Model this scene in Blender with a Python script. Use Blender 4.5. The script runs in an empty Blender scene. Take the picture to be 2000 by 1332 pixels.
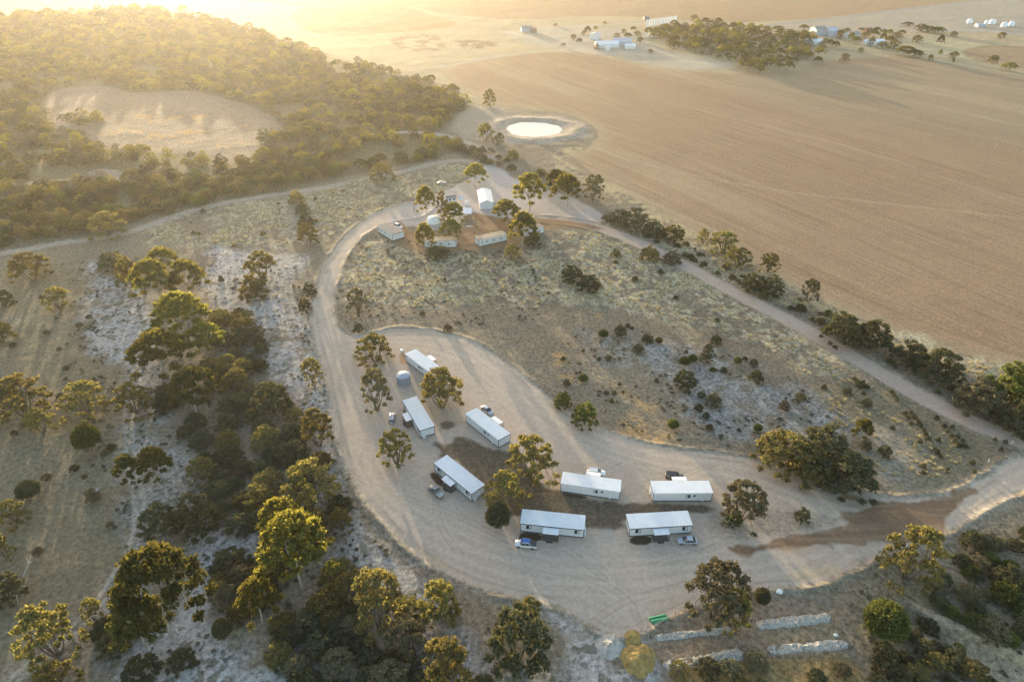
import bpy, math, random
import numpy as np
from mathutils import Vector, Matrix
R = math.radians
random.seed(7); RNG = np.random.default_rng(7)
scene = bpy.context.scene
COL = scene.collection

# ------------------------------------------------------------------ camera
CAM_H, PITCH, FPX = 130.0, R(33.0), 1333.0
cam_d = bpy.data.cameras.new('camera'); cam = bpy.data.objects.new('camera', cam_d); COL.objects.link(cam)
cam.location = (0, 0, CAM_H); cam.rotation_euler = (math.pi/2 - PITCH, 0, 0)
cam_d.sensor_width = 36; cam_d.lens = 36*FPX/2000; cam_d.clip_start = 1; cam_d.clip_end = 8000
scene.camera = cam
# ------------------------------------------------------------------ sky, sun, exposure
SUN_EL, SUN_AZ = R(4.2), R(-22)         # azimuth from +Y towards +X
world = bpy.data.worlds.new('World'); scene.world = world; world.use_nodes = True
wn = world.node_tree; bg = wn.nodes['Background']
sky = wn.nodes.new('ShaderNodeTexSky'); sky.sky_type = 'NISHITA'; sky.sun_disc = False
sky.sun_elevation = SUN_EL; sky.sun_rotation = SUN_AZ; sky.air_density = 1.0; sky.dust_density = 1.9; sky.ozone_density = 1.1
wn.links.new(sky.outputs[0], bg.inputs[0]); bg.inputs[1].default_value = 0.15
sun_d = bpy.data.lights.new('sun', 'SUN'); sun = bpy.data.objects.new('sun', sun_d); COL.objects.link(sun)
sun_d.energy = 2.0; sun_d.angle = R(0.5); sun_d.color = (1.0, 0.83, 0.55)
sd_ = Vector((math.sin(SUN_AZ)*math.cos(SUN_EL), math.cos(SUN_AZ)*math.cos(SUN_EL), math.sin(SUN_EL)))
sun.rotation_euler = sd_.to_track_quat('Z', 'Y').to_euler()
sun.location = (-200, 600, 300)
scene.view_settings.view_transform = 'Standard'; scene.view_settings.look = 'None'
scene.view_settings.gamma = 1; scene.view_settings.exposure = 2.5
scene.cycles.volume_bounces = 1
HAZE_D, HAZE_G = 0.000062, 0.70

# ------------------------------------------------------------------ pixel -> world
CP, SP = math.cos(PITCH), math.sin(PITCH)
def W(px, py, h=0.0):
    u = (px-1000)/FPX; v = (py-666)/FPX
    d = (CAM_H-h)/(SP+v*CP)
    return Vector((u*d, d*(CP-v*SP), h))
def wpoly(pts): return np.array([W(*p)[:2] for p in pts], float)
def height_from(px, yb, yt):
    b = W(px, yb); v = (yt-666)/FPX
    # find h with projected y = yt at the same ground Y
    # ray:  z = CAM_H - d(SP+vCP), Y = d(CP - v SP)
    d = b.y/(CP-v*SP)
    return CAM_H - d*(SP+v*CP)
def mpp(py):  # metres per pixel (of 2000) across the view
    return W(1001, py).x - W(1000, py).x

# ------------------------------------------------------------------ numpy noise
def _tab(seed): return np.random.default_rng(seed).random((256, 256)).astype(np.float32)
_tabs = {}
def vn(x, y, seed=0):
    if seed not in _tabs: _tabs[seed] = _tab(seed)
    t = _tabs[seed]
    xi = np.floor(x).astype(np.int64); yi = np.floor(y).astype(np.int64)
    fx = (x-xi).astype(np.float32); fy = (y-yi).astype(np.float32)
    fx = fx*fx*(3-2*fx); fy = fy*fy*(3-2*fy)
    a = t[xi & 255, yi & 255]; b = t[(xi+1) & 255, yi & 255]; c = t[xi & 255, (yi+1) & 255]; d = t[(xi+1) & 255, (yi+1) & 255]
    return (a*(1-fx)+b*fx)*(1-fy)+(c*(1-fx)+d*fx)*fy
def fbm(x, y, s, seed=0, o=4):
    v = 0; a = .5; tot = 0
    for k in range(o):
        c, n = math.cos(.6*k), math.sin(.6*k)
        v = v + a*vn((x*c-y*n)/s+17*k, (x*n+y*c)/s+9*k, seed+k); tot += a; a *= .55; s *= .5
    return v/tot
def sst(a, b, x): t = np.clip((x-a)/(b-a), 0, 1); return t*t*(3-2*t)
def chaikin(P, n=2, closed=True):
    for _ in range(n):
        if closed: Q = np.roll(P, -1, 0); A = P*.75+Q*.25; B = P*.25+Q*.75; P = np.stack([A, B], 1).reshape(-1, 2)
        else:
            A = P[:-1]*.75+P[1:]*.25; B = P[:-1]*.25+P[1:]*.75
            P = np.vstack([P[:1], np.stack([A, B], 1).reshape(-1, 2), P[-1:]])
    return P
def seg_dist(x, y, a, b):
    d = b-a; L = max(d@d, 1e-9)
    t = np.clip(((x-a[0])*d[0]+(y-a[1])*d[1])/L, 0, 1)
    return np.hypot(x-a[0]-t*d[0], y-a[1]-t*d[1])
def sdf(P, x, y, margin=25.0):   # positive inside
    out = np.full(x.shape, -margin, np.float32)
    m = (x > P[:,0].min()-margin)&(x < P[:,0].max()+margin)&(y > P[:,1].min()-margin)&(y < P[:,1].max()+margin)
    if not m.any(): return out
    xs, ys = x[m], y[m]
    D = np.full(xs.shape, 1e9); ins = np.zeros(xs.shape, bool); n = len(P)
    for i in range(n):
        a, b = P[i], P[(i+1) % n]
        D = np.minimum(D, seg_dist(xs, ys, a, b))
        c = ((a[1] > ys) != (b[1] > ys))
        if abs(b[1]-a[1]) > 1e-9: ins ^= c & (xs < (b[0]-a[0])*(ys-a[1])/(b[1]-a[1])+a[0])
    out[m] = np.where(ins, D, -np.minimum(D, margin)); return out
def ldist(P, x, y, margin=12.0):
    out = np.full(x.shape, margin, np.float32)
    for a, b in zip(P[:-1], P[1:]):
        m = (x > min(a[0],b[0])-margin)&(x < max(a[0],b[0])+margin)&(y > min(a[1],b[1])-margin)&(y < max(a[1],b[1])+margin)
        if m.any(): out[m] = np.minimum(out[m], seg_dist(x[m], y[m], a, b))
    return out

# ------------------------------------------------------------------ outlines traced from the photograph, turned into ground metres
LOOP = [(790,396),(740,413),(700,438),(665,472),(643,505),(628,535),(618,565),(610,600),(610,640),(620,680),(633,720),(642,770),(650,820),(664,880),(686,930),(712,975),(748,1020),(790,1062),(835,1097),(890,1128),(950,1150),(1010,1165),(1080,1180),(1130,1205),(1165,1232),(1220,1245),(1290,1215),(1340,1190),(1420,1160),(1500,1150),(1570,1145),(1640,1125),(1700,1095),(1745,1075),(1830,1050),(1900,1010),(1960,975),(2060,925),(2100,880),(2000,888),(1960,903),(1920,938),(1870,962),(1800,975),(1720,972),(1650,953),(1580,933),(1530,912),(1470,897),(1400,887),(1330,880),(1270,870),(1200,850),(1150,825),(1090,790),(1040,750),(1000,715),(950,680),(900,658),(840,645),(780,640),(740,648),(700,656),(672,652),(656,636),(650,610),(652,580),(658,545),(668,515),(685,485),(710,458),(745,438),(785,428),(830,422),(850,400)]
APRON = [(946,320),(972,322),(1000,350),(1060,370),(1130,390),(1185,422),(1175,436),(1120,430),(1060,425),(1000,428),(960,425),(920,412),(905,430),(880,450),(840,450),(800,440),(770,452),(745,440),(775,412),(800,396),(860,378),(900,358),(930,343)]
PADDOCK = [(845,132),(900,175),(960,203),(1040,212),(1110,222),(1150,240),(1175,262),(1150,290),(1110,305),(1090,318),(1180,355),(1262,402),(1350,452),(1450,505),(1550,562),(1650,612),(1750,652),(1850,684),(1950,712),(2100,740),(2600,800),(2600,170),(2100,150),(2000,148),(1900,135),(1780,112),(1680,112),(1600,118),(1520,142),(1420,142),(1300,138),(1200,112),(1100,100),(1000,106)]
FOREST = [(-500,60),(0,36),(150,24),(330,20),(480,52),(560,92),(640,105),(700,128),(780,148),(850,160),(900,188),(915,215),(880,240),(850,262),(905,280),(900,296),(850,312),(720,335),(640,352),(560,372),(450,395),(300,422),(200,456),(0,485),(-400,540)]
CLEAR = [(90,185),(130,172),(210,166),(240,180),(290,182),(370,176),(430,190),(500,210),(545,240),(560,262),(510,265),(498,290),(515,303),(450,320),(430,318),(390,300),(320,300),(240,300),(230,290),(170,280),(175,262),(105,255),(92,225)]
CLEAR2 = [(165,340),(200,328),(250,340),(256,355),(215,358)]
DIRT_RD = [(1060,428),(1110,432),(1160,442),(1215,460),(1270,486),(1320,510),(1370,537),(1430,570),(1490,600),(1560,636),(1620,671),(1680,706),(1740,741),(1800,776),(1870,812),(1940,842),(2000,864),(2100,900)]
L_TRACK = [(-200,515),(0,497),(100,477),(180,466),(250,455),(300,436),(380,408),(480,388),(560,378),(640,366),(720,350),(800,332),(880,312),(945,318)]
N_TRACK = [(958,330),(955,300),(940,288),(900,275),(850,262),(800,258),(740,262),(700,268)]
W_TRACK = [(0,362),(60,360),(120,352),(170,355),(230,350)]
DAM_C = W(1043, 252); DAM_RX = 56*mpp(252); DAM_RY = (W(1043,236).y-W(1043,268).y)/2
def C(p, n=2): return chaikin(wpoly(p), n)
def CL(p, n=2): return chaikin(wpoly(p), n, False)
P_LOOP, P_APRON, P_PAD, P_FOR, P_CLR, P_CLR2 = C(LOOP), C(APRON), C(PADDOCK, 1), C(FOREST, 1), C(CLEAR, 1), C(CLEAR2, 1)
L_DIRT, L_LT, L_NT, L_WT = CL(DIRT_RD), CL(L_TRACK), CL(N_TRACK), CL(W_TRACK)
BANK = CL([(1835,1175),(1880,1200),(1930,1250),(1975,1290),(2030,1345),(2080,1400)])

def dam_r(x, y):
    dx, dy = (x-DAM_C.x)/DAM_RX, (y-DAM_C.y)/DAM_RY
    a = np.arctan2(dy,dx); return np.hypot(dx,dy)/(1+.05*np.cos(2*a+.3)+.035*np.sin(3*a+1)+.02*np.sin(7*a)+.015*np.cos(12*a))
def terrain(x, y):
    x = np.asarray(x, float); y = np.asarray(y, float)
    pd = sst(-3, 4, sdf(P_PAD, x, y)); h = ((fbm(x, y, 28, 3, 3)-.5)*.9 + (fbm(x, y, 5, 8, 3)-.5)*.38)*(1-.72*pd)
    gl = sdf(P_LOOP, x, y); ga = sdf(P_APRON, x, y); dr = ldist(L_DIRT, x, y)
    flat = np.maximum(np.maximum(sst(-1, 3, gl), sst(-1, 2, ga)), sst(5, 3, dr))
    h = h*(1-.85*flat)
    e = gl+(vn(x/4, y/4, 5)-.5)*1.2
    h = h+.38*np.exp(-((e+1.0)/.9)**2)*(.4+1.0*vn(x/9, y/9, 31))
    h = h+.45*np.exp(-((dr-4.6)/.9)**2)*vn(x/6, y/6, 32)
    r = dam_r(x, y)
    inn = sst(1.02, .8, r)
    h = np.where(r < 2.2, h*sst(.9, 1.9, r)+(.55+.6*vn(x/7,y/7,33))*np.exp(-((r-1.38)/.22)**2)*(1-inn)-.8*inn, h)
    b = ldist(BANK, x, y, 14.0)
    side = (x-W(1930,1250).x)*.55+(y-W(1930,1250).y)*.83
    h = h-2.6*sst(13, 4, b)*(side < 0)*sst(0, -1.2, side)*(b < 13.9)
    return h
def T(x, y): return float(terrain(np.array([x]), np.array([y]))[0])

# ------------------------------------------------------------------ helpers for objects and materials
def link(o, parent=None):
    COL.objects.link(o)
    if parent is not None: o.parent = parent
    return o
def tag(o, label=None, cat=None, group=None, kind=None):
    if label: o['label'] = label
    if cat: o['category'] = cat
    if group: o['group'] = group
    if kind: o['kind'] = kind
    return o
def empty(name, loc, rz=0, label=None, cat=None, group=None):
    o = bpy.data.objects.new(name, None); COL.objects.link(o); o.location = loc; o.rotation_euler = (0, 0, rz)
    o.empty_display_size = .3
    return tag(o, label, cat, group)
def copy_tree(o, parent=None):
    c = o.copy(); COL.objects.link(c)
    if parent is not None: c.parent = parent
    for ch in [k for k in KIDS.get(o.name, [])]:
        n = copy_tree(ch, c); KIDS.setdefault(c.name, []).append(n)
    return c
KIDS = {}
class MB:
    def __init__(s): s.v = []; s.f = []; s.smooth = []
    def add(s, vs, fs, smooth=False):
        n = len(s.v); s.v += [tuple(p) for p in vs]; s.f += [tuple(i+n for i in f) for f in fs]; s.smooth += [smooth]*len(fs); return s
    def box(s, x0, y0, z0, x1, y1, z1, rz=0, c=(0,0,0)):
        vs = [(x, y, z) for z in (z0, z1) for x, y in ((x0,y0),(x1,y0),(x1,y1),(x0,y1))]
        cr, sr = math.cos(rz), math.sin(rz)
        vs = [(c[0]+x*cr-y*sr, c[1]+x*sr+y*cr, c[2]+z) for x, y, z in vs]
        return s.add(vs, [(0,3,2,1),(4,5,6,7),(0,1,5,4),(1,2,6,5),(2,3,7,6),(3,0,4,7)])
    def tube(s, p0, p1, r0, r1=None, n=8, cap=True):
        r1 = r0 if r1 is None else r1
        p0, p1 = Vector(p0), Vector(p1); d = (p1-p0).normalized()
        a = d.orthogonal().normalized(); b = d.cross(a)
        vs = [p+(a*math.cos(t)+b*math.sin(t))*r for p, r in ((p0,r0),(p1,r1)) for t in [2*math.pi*k/n for k in range(n)]]
        fs = [(k, (k+1) % n, n+(k+1) % n, n+k) for k in range(n)]
        s.add(vs, fs, True)
        if cap: s.add([vs[k] for k in range(n)], [tuple(range(n))[::-1]]); s.add([vs[n+k] for k in range(n)], [tuple(range(n))])
        return s
    def lathe(s, prof, c=(0,0,0), n=24, smooth=True):
        vs = [(c[0]+r*math.cos(2*math.pi*k/n), c[1]+r*math.sin(2*math.pi*k/n), c[2]+z) for r, z in prof for k in range(n)]
        fs = [(j*n+k, j*n+(k+1) % n, (j+1)*n+(k+1) % n, (j+1)*n+k) for j in range(len(prof)-1) for k in range(n)]
        return s.add(vs, fs, smooth)
    def loft(s, rings, smooth=False, caps=True):   # rings: equal-length lists of points
        n = len(rings[0]); vs = [p for r in rings for p in r]
        fs = [(j*n+k, j*n+(k+1) % n, (j+1)*n+(k+1) % n, (j+1)*n+k) for j in range(len(rings)-1) for k in range(n)]
        s.add(vs, fs, smooth)
        if caps: s.add(rings[0], [tuple(range(n))[::-1]]); s.add(rings[-1], [tuple(range(n))])
        return s
    def mesh(s, name, mat):
        m = bpy.data.meshes.new(name); m.from_pydata(s.v, [], s.f); m.materials.append(mat)
        m.polygons.foreach_set('use_smooth', s.smooth); m.update(); return m
    def build(s, name, mat, parent=None):
        o = bpy.data.objects.new(name, s.mesh(name, mat)); link(o, parent)
        if parent is not None: KIDS.setdefault(parent.name, []).append(o)
        return o
def fast_mesh(name, V, F, mats, midx=None, smooth=True):
    m = bpy.data.meshes.new(name); nv, nf, k = len(V), len(F), F.shape[1]
    m.vertices.add(nv); m.vertices.foreach_set('co', np.ascontiguousarray(V, np.float32).ravel())
    m.loops.add(nf*k); m.loops.foreach_set('vertex_index', np.ascontiguousarray(F, np.int32).ravel())
    m.polygons.add(nf); m.polygons.foreach_set('loop_start', np.arange(0, nf*k, k, dtype=np.int32))
    m.polygons.foreach_set('use_smooth', np.full(nf, smooth))
    for q in mats: m.materials.append(q)
    if midx is not None: m.polygons.foreach_set('material_index', midx.astype(np.int32))
    m.update(calc_edges=True); return m
def mat(name, color, rough=.8, metal=0, spec=.3, noise=None, bump=None, alpha_mix=None):
    m = bpy.data.materials.new(name); m.use_nodes = True; nt = m.node_tree; b = nt.nodes['Principled BSDF']
    b.inputs['Base Color'].default_value = (*color, 1); b.inputs['Roughness'].default_value = rough
    b.inputs['Metallic'].default_value = metal; b.inputs['Specular IOR Level'].default_value = spec
    tc = nt.nodes.new('ShaderNodeTexCoord')
    if noise:
        sc, amt = noise; n = nt.nodes.new('ShaderNodeTexNoise'); n.inputs['Scale'].default_value = sc; n.inputs['Detail'].default_value = 5
        nt.links.new(tc.outputs['Object'], n.inputs['Vector'])
        mp = nt.nodes.new('ShaderNodeMapRange'); mp.inputs['From Min'].default_value = .3; mp.inputs['From Max'].default_value = .7
        mp.inputs['To Min'].default_value = 1-amt; mp.inputs['To Max'].default_value = 1+amt
        nt.links.new(n.outputs['Fac'], mp.inputs['Value'])
        vm = nt.nodes.new('ShaderNodeVectorMath'); vm.operation = 'SCALE'; vm.inputs[0].default_value = color
        nt.links.new(mp.outputs[0], vm.inputs['Scale']); nt.links.new(vm.outputs[0], b.inputs['Base Color'])
    if bump:
        sc, st, di = bump; n2 = nt.nodes.new('ShaderNodeTexNoise'); n2.inputs['Scale'].default_value = sc; n2.inputs['Detail'].default_value = 4
        nt.links.new(tc.outputs['Object'], n2.inputs['Vector'])
        bp = nt.nodes.new('ShaderNodeBump'); bp.inputs['Strength'].default_value = st; bp.inputs['Distance'].default_value = di
        nt.links.new(n2.outputs['Fac'], bp.inputs['Height']); nt.links.new(bp.outputs[0], b.inputs['Normal'])
    return m
def leaf_mat(name, c, ct, tr=.4, var=.25):
    m = bpy.data.materials.new(name); m.use_nodes = True; nt = m.node_tree; nt.nodes.clear()
    out = nt.nodes.new('ShaderNodeOutputMaterial'); mx = nt.nodes.new('ShaderNodeMixShader'); mx.inputs[0].default_value = tr
    d = nt.nodes.new('ShaderNodeBsdfDiffuse'); t = nt.nodes.new('ShaderNodeBsdfTranslucent')
    oi = nt.nodes.new('ShaderNodeObjectInfo'); g = nt.nodes.new('ShaderNodeNewGeometry')
    mp = nt.nodes.new('ShaderNodeMapRange'); mp.inputs['To Min'].default_value = 1-var; mp.inputs['To Max'].default_value = 1+var
    nt.links.new(oi.outputs['Random'], mp.inputs['Value'])
    mp2 = nt.nodes.new('ShaderNodeMapRange'); mp2.inputs['To Min'].default_value = .7; mp2.inputs['To Max'].default_value = 1.35
    nt.links.new(g.outputs['Random Per Island'], mp2.inputs['Value'])
    mm = nt.nodes.new('ShaderNodeMath'); mm.operation = 'MULTIPLY'; nt.links.new(mp.outputs[0], mm.inputs[0]); nt.links.new(mp2.outputs[0], mm.inputs[1])
    hs = nt.nodes.new('ShaderNodeMapRange'); hs.inputs['To Min'].default_value = .492; hs.inputs['To Max'].default_value = .512
    nt.links.new(oi.outputs['Random'], hs.inputs['Value'])
    for bs, cc in ((d, c), (t, ct)):
        h = nt.nodes.new('ShaderNodeHueSaturation'); h.inputs['Color'].default_value = (*cc, 1)
        nt.links.new(hs.outputs[0], h.inputs['Hue']); nt.links.new(mm.outputs[0], h.inputs['Value']); nt.links.new(h.outputs[0], bs.inputs[0])
    nt.links.new(d.outputs[0], mx.inputs[1]); nt.links.new(t.outputs[0], mx.inputs[2]); nt.links.new(mx.outputs[0], out.inputs[0])
    return m

# ------------------------------------------------------------------ ground
def ground_material():
    m = bpy.data.materials.new('ground_soil'); m.use_nodes = True; nt = m.node_tree; b = nt.nodes['Principled BSDF']
    b.inputs['Roughness'].default_value = .95; b.inputs['Specular IOR Level'].default_value = .12
    L = nt.links.new; N = nt.nodes.new
    at = N('ShaderNodeAttribute'); at.attribute_name = 'col'; a2 = N('ShaderNodeAttribute'); a2.attribute_name = 'mixer'
    sep = N('ShaderNodeSeparateColor'); L(a2.outputs['Color'], sep.inputs[0])
    tc = N('ShaderNodeTexCoord')
    def noise(sc, det=4, rough=.6):
        n = N('ShaderNodeTexNoise'); n.inputs['Scale'].default_value = sc; n.inputs['Detail'].default_value = det; n.inputs['Roughness'].default_value = rough
        L(tc.outputs['Object'], n.inputs['Vector']); return n
    n1 = noise(.9, 5, .65); n2 = noise(3.2, 4, .7)
    # speckle : col * (1 + k*(n-.5))
    def rng(src, a, bb, lo, hi):
        q = N('ShaderNodeMapRange'); q.inputs['From Min'].default_value = a; q.inputs['From Max'].default_value = bb
        q.inputs['To Min'].default_value = lo; q.inputs['To Max'].default_value = hi; L(src, q.inputs['Value']); return q.outputs[0]
    def math_(op, x, y):
        q = N('ShaderNodeMath'); q.operation = op
        for i, w in enumerate((x, y)):
            if isinstance(w, (int, float)): q.inputs[i].default_value = w
            else: L(w, q.inputs[i])
        return q.outputs[0]
    s = math_('ADD', rng(n1.outputs['Fac'], .3, .7, -1, 1), rng(n2.outputs['Fac'], .3, .7, -.8, .8))
    s = math_('MULTIPLY', s, sep.outputs[0]); s = math_('MULTIPLY', s, .62); s = math_('ADD', s, 1.0); s = math_('MAXIMUM', s, .15)
    # stubble rows
    ra, rb = W(1180,355), W(1900,700); td = (rb-ra).normalized(); nd = Vector((-td.y, td.x, 0))
    def dotn(v, k):
        q = N('ShaderNodeVectorMath'); q.operation = 'DOT_PRODUCT'; L(tc.outputs['Object'], q.inputs[0]); q.inputs[1].default_value = v*k; return q.outputs['Value']
    cmb = N('ShaderNodeCombineXYZ'); L(dotn(nd, .75), cmb.inputs[0]); L(dotn(td, .018), cmb.inputs[1])
    n3 = N('ShaderNodeTexNoise'); n3.inputs['Scale'].default_value = 1.0; n3.inputs['Detail'].default_value = 4; L(cmb.outputs[0], n3.inputs['Vector'])
    st = math_('MULTIPLY', rng(n3.outputs['Fac'], .35, .65, -.13, .13), sep.outputs[1]); st = math_('ADD', st, 1.0)
    s = math_('MULTIPLY', s, st)
    vm = N('ShaderNodeVectorMath'); vm.operation = 'SCALE'; L(at.outputs['Color'], vm.inputs[0]); L(s, vm.inputs['Scale'])
    L(vm.outputs[0], b.inputs['Base Color'])
    n4 = noise(1.1, 6, .7)
    bp = N('ShaderNodeBump'); bp.inputs['Distance'].default_value = .22; L(n4.outputs['Fac'], bp.inputs['Height'])
    L(rng(sep.outputs[2], 0, 1, .05, .9), bp.inputs['Strength']); L(bp.outputs[0], b.inputs['Normal'])
    return m
GM = ground_material()

def hexc(r, g, b): return np.array([r, g, b], np.float32)
def build_ground():
    v = np.linspace(.56, -.508, 900)
    d = CAM_H/(SP+v*CP); Y = d*(CP-v*SP)
    Y = np.concatenate([[-350,-200,-90,-20,15,35,48], Y[Y > 55], np.geomspace(Y[-1]*1.01, 2600, 40)])
    u = np.linspace(-1, 1, 1250)
    ue = np.array([1.03,1.08,1.15,1.3,1.6,2.1,3,4.5])
    u = np.concatenate([-ue[::-1], u, ue])
    hw = np.maximum(.629*Y+53, 60)*1.07
    X = np.outer(hw, u); YY = np.repeat(Y[:,None], len(u), 1)
    x = X.ravel(); y = YY.ravel(); z = terrain(x, y)
    n = len(x); c = np.empty((n,3), np.float32); mixr = np.zeros((n,3), np.float32); mixr[:,0] = .8; mixr[:,2] = .6
    n8 = fbm(x,y,40,11,4); n9 = fbm(x,y,12,21,4); n10 = fbm(x,y,3.2,41,3); n11 = fbm(x,y,90,51,3); nf = fbm(x,y,1.6,61,2)
    c[:] = hexc(.205,.168,.120)
    def over(m, col, spk=None, stub=None, bmp=None):
        m = np.clip(m,0,1)[:,None]; c[:] = c*(1-m)+np.asarray(col)*m
        for k, q in ((0,spk),(1,stub),(2,bmp)):
            if q is not None: mixr[:,k] = mixr[:,k]*(1-m[:,0])+q*m[:,0]
    def poly(p, soft=1.0, amp=1.0, it=1, margin=25.):
        P = p if isinstance(p, np.ndarray) else C(p, it)
        s = sdf(P, x, y, margin)+(n10-.5)*amp*2+(n9-.5)*amp*2
        return sst(-soft, soft, s)
    # general tonal drift
    c *= (1+(n8-.5)*.5)[:,None]
    # far country
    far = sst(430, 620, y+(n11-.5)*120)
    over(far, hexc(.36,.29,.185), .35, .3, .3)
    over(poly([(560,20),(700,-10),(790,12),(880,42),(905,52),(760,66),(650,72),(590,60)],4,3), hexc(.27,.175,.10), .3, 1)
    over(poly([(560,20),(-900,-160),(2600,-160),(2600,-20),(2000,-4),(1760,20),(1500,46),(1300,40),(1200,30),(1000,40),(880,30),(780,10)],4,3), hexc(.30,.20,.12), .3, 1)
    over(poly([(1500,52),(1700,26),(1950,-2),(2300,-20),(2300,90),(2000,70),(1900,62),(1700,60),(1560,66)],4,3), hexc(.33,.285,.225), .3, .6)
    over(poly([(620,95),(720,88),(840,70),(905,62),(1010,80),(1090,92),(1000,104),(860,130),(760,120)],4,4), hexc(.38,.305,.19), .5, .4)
    # straw and brown rings of the old farm yards
    over(poly([(760,75),(850,62),(860,80),(880,100),(800,103),(770,90)],3,2)*(n9>.5), hexc(.22,.15,.095))
    over(poly([(880,80),(940,78),(985,86),(930,98),(880,96)],3,2)*(n9>.52), hexc(.20,.14,.085))
    over(poly([(980,60),(1130,50),(1260,60),(1260,90),(1360,112),(1450,130),(1330,138),(1200,112),(1090,96),(1010,84)],4,4), hexc(.37,.32,.25), .5)
    over(poly([(1640,95),(1760,70),(1900,85),(2050,100),(2050,140),(1900,120),(1780,100)],4,3), hexc(.40,.335,.21), .4)
    over(poly([(1880,95),(1940,88),(2200,100),(2200,150),(1990,135),(1880,112)],4,2), hexc(.29,.205,.12), .3, .8)
    # harvested paddock
    sp = sdf(P_PAD, x, y); mp = sst(-1.2, 1.2, sp+(n10-.5)*2)
    over(mp, hexc(.305,.203,.126), .45, .8, .35)
    pv = sst(.42,.62,n11+(n9-.5)*.3)
    over(mp*pv*.3, hexc(.35,.24,.15)); over(mp*sst(.5,.75,n9*.6+n10*.4)*.22, hexc(.24,.15,.085)); over(mp*sst(.5,.7,n8)*.2, hexc(.29,.185,.105))
    over(mp*poly([(1400,150),(1700,120),(2300,150),(2300,300),(2000,290),(1700,240),(1500,200)],22,10,1,60)*.6, hexc(.285,.23,.15))
    tdx, tdy = (wpoly([(1900,700)])-wpoly([(1180,355)]))[0]; q_ = math.hypot(tdx,tdy); tdx /= q_; tdy /= q_
    bnd = vn((x*-tdy+y*tdx)/17, (x*tdx+y*tdy)/260, 77)*.65+.35*vn((x*-tdy+y*tdx)/6, (x*tdx+y*tdy)/120, 78)
    over(mp*sst(.55,.8,bnd)*.5, hexc(.38,.285,.18)); over(mp*sst(.42,.2,bnd)*.35, hexc(.255,.16,.095))
    over(mp*sst(14,1,sp)*.55, hexc(.36,.285,.18))
    for ln, w, k in (([(1095,255),(1180,300),(1300,330),(1400,352),(1540,376),(1700,395),(2050,432)],1.0,.3),([(1090,325),(1200,355),(1300,400),(1450,470),(1600,545),(1800,630),(2050,715)],1.0,-.45),([(1250,300),(1500,390),(1750,500),(2050,640)],.9,-.35),([(1300,200),(1600,270),(1800,330),(2050,420)],1.2,.25),([(1180,250),(1400,300),(1700,450),(2050,560)],.9,-.28)):
        P = CL(ln); dd = ldist(P, x, y); mm = sst(w+.8, w*.4, dd+(n10-.5))*mp
        over(mm*abs(k), hexc(.44,.36,.25) if k > 0 else hexc(.22,.15,.085))
    # pale margin with grass along the paddock and the old fence line
    over(sst(9,3,np.abs(sp+4.5)+(n9-.5)*6)*(x>W(1100,320).x-5)*(y<420)*.75*sst(.35,.55,n10+(n9-.5)*.4), hexc(.42,.34,.20), .9, 0, .8)
    # forest floor and clearings
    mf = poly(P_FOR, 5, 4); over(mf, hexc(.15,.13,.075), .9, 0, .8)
    over(poly(P_CLR,2.5,2), hexc(.215,.17,.13), .8, 0, .6)
    over(poly(P_CLR,2.5,2)*sst(.62,.72,n9+(n10-.5)*.5)*poly([(200,225),(330,215),(450,240),(440,300),(330,285),(220,260)],20,8), hexc(.36,.22,.09))
    over(poly(P_CLR2,1.5,1.5), hexc(.25,.21,.18))
    # grass lands
    gr = hexc(.405,.345,.235)
    for pl, k in (([(665,500),(740,470),(830,495),(940,500),(1060,480),(1120,450),(1220,470),(1330,520),(1450,595),(1560,665),(1660,740),(1600,735),(1500,690),(1390,640),(1280,620),(1200,590),(1080,590),(960,600),(860,600),(750,600),(680,590)],.95),
                  ([(270,470),(330,425),(460,398),(580,385),(640,372),(700,352),(800,345),(900,315),(930,340),(850,375),(770,400),(700,430),(640,470),(560,480),(400,480)],.8),
                  ([(1140,402),(1200,420),(1300,465),(1400,505),(1500,560),(1560,600),(1480,580),(1360,520),(1250,465),(1150,430)],.7),
                  ([(1760,760),(1600,690),(1560,640),(1700,690),(1800,755)],.5),
                  ([(1740,640),(1850,700),(1960,770),(2010,800),(1990,730),(1850,680)],.9)):
        m = poly(pl, 3, 5); over(m*k*sst(.40,.56,n9*.5+n10*.5+(nf-.5)*.35), gr*(1+(n8-.5)[:,None]*.3), 1.0, 0, 1.0)
    over(poly([(860,560),(960,570),(1000,590),(930,605),(860,590)],4,4)*.6*sst(.4,.6,n10), hexc(.21,.215,.13))
    # rows of dry stems running down the slope in the middle
    m = poly([(1080,520),(1330,540),(1500,620),(1620,800),(1580,860),(1480,760),(1400,700),(1250,640),(1100,600)],8,4)
    rows = vn((x*.93+y*.37)/1.9, (x*.37-y*.93)/26, 71)
    over(m*sst(.62,.8,rows)*sst(.4,.6,n9+(nf-.5)*.4)*.7, hexc(.36,.32,.205))
    m = poly([(1600,740),(1760,760),(1940,860),(1960,900),(1850,960),(1720,940),(1640,840)],5,3)
    over(m*.65, hexc(.185,.155,.095)); rows = vn((x*.80-y*.6)/3.4, (x*.6+y*.8)/30, 72)
    # brown centre, orange sunlit patches painted into the ground colour
    over(poly([(950,600),(1150,600),(1350,640),(1520,680),(1620,760),(1350,690),(1200,640),(1190,720),(1010,690),(900,640),(800,630),(780,600)],8,6)*.5, hexc(.225,.17,.115))
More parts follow.
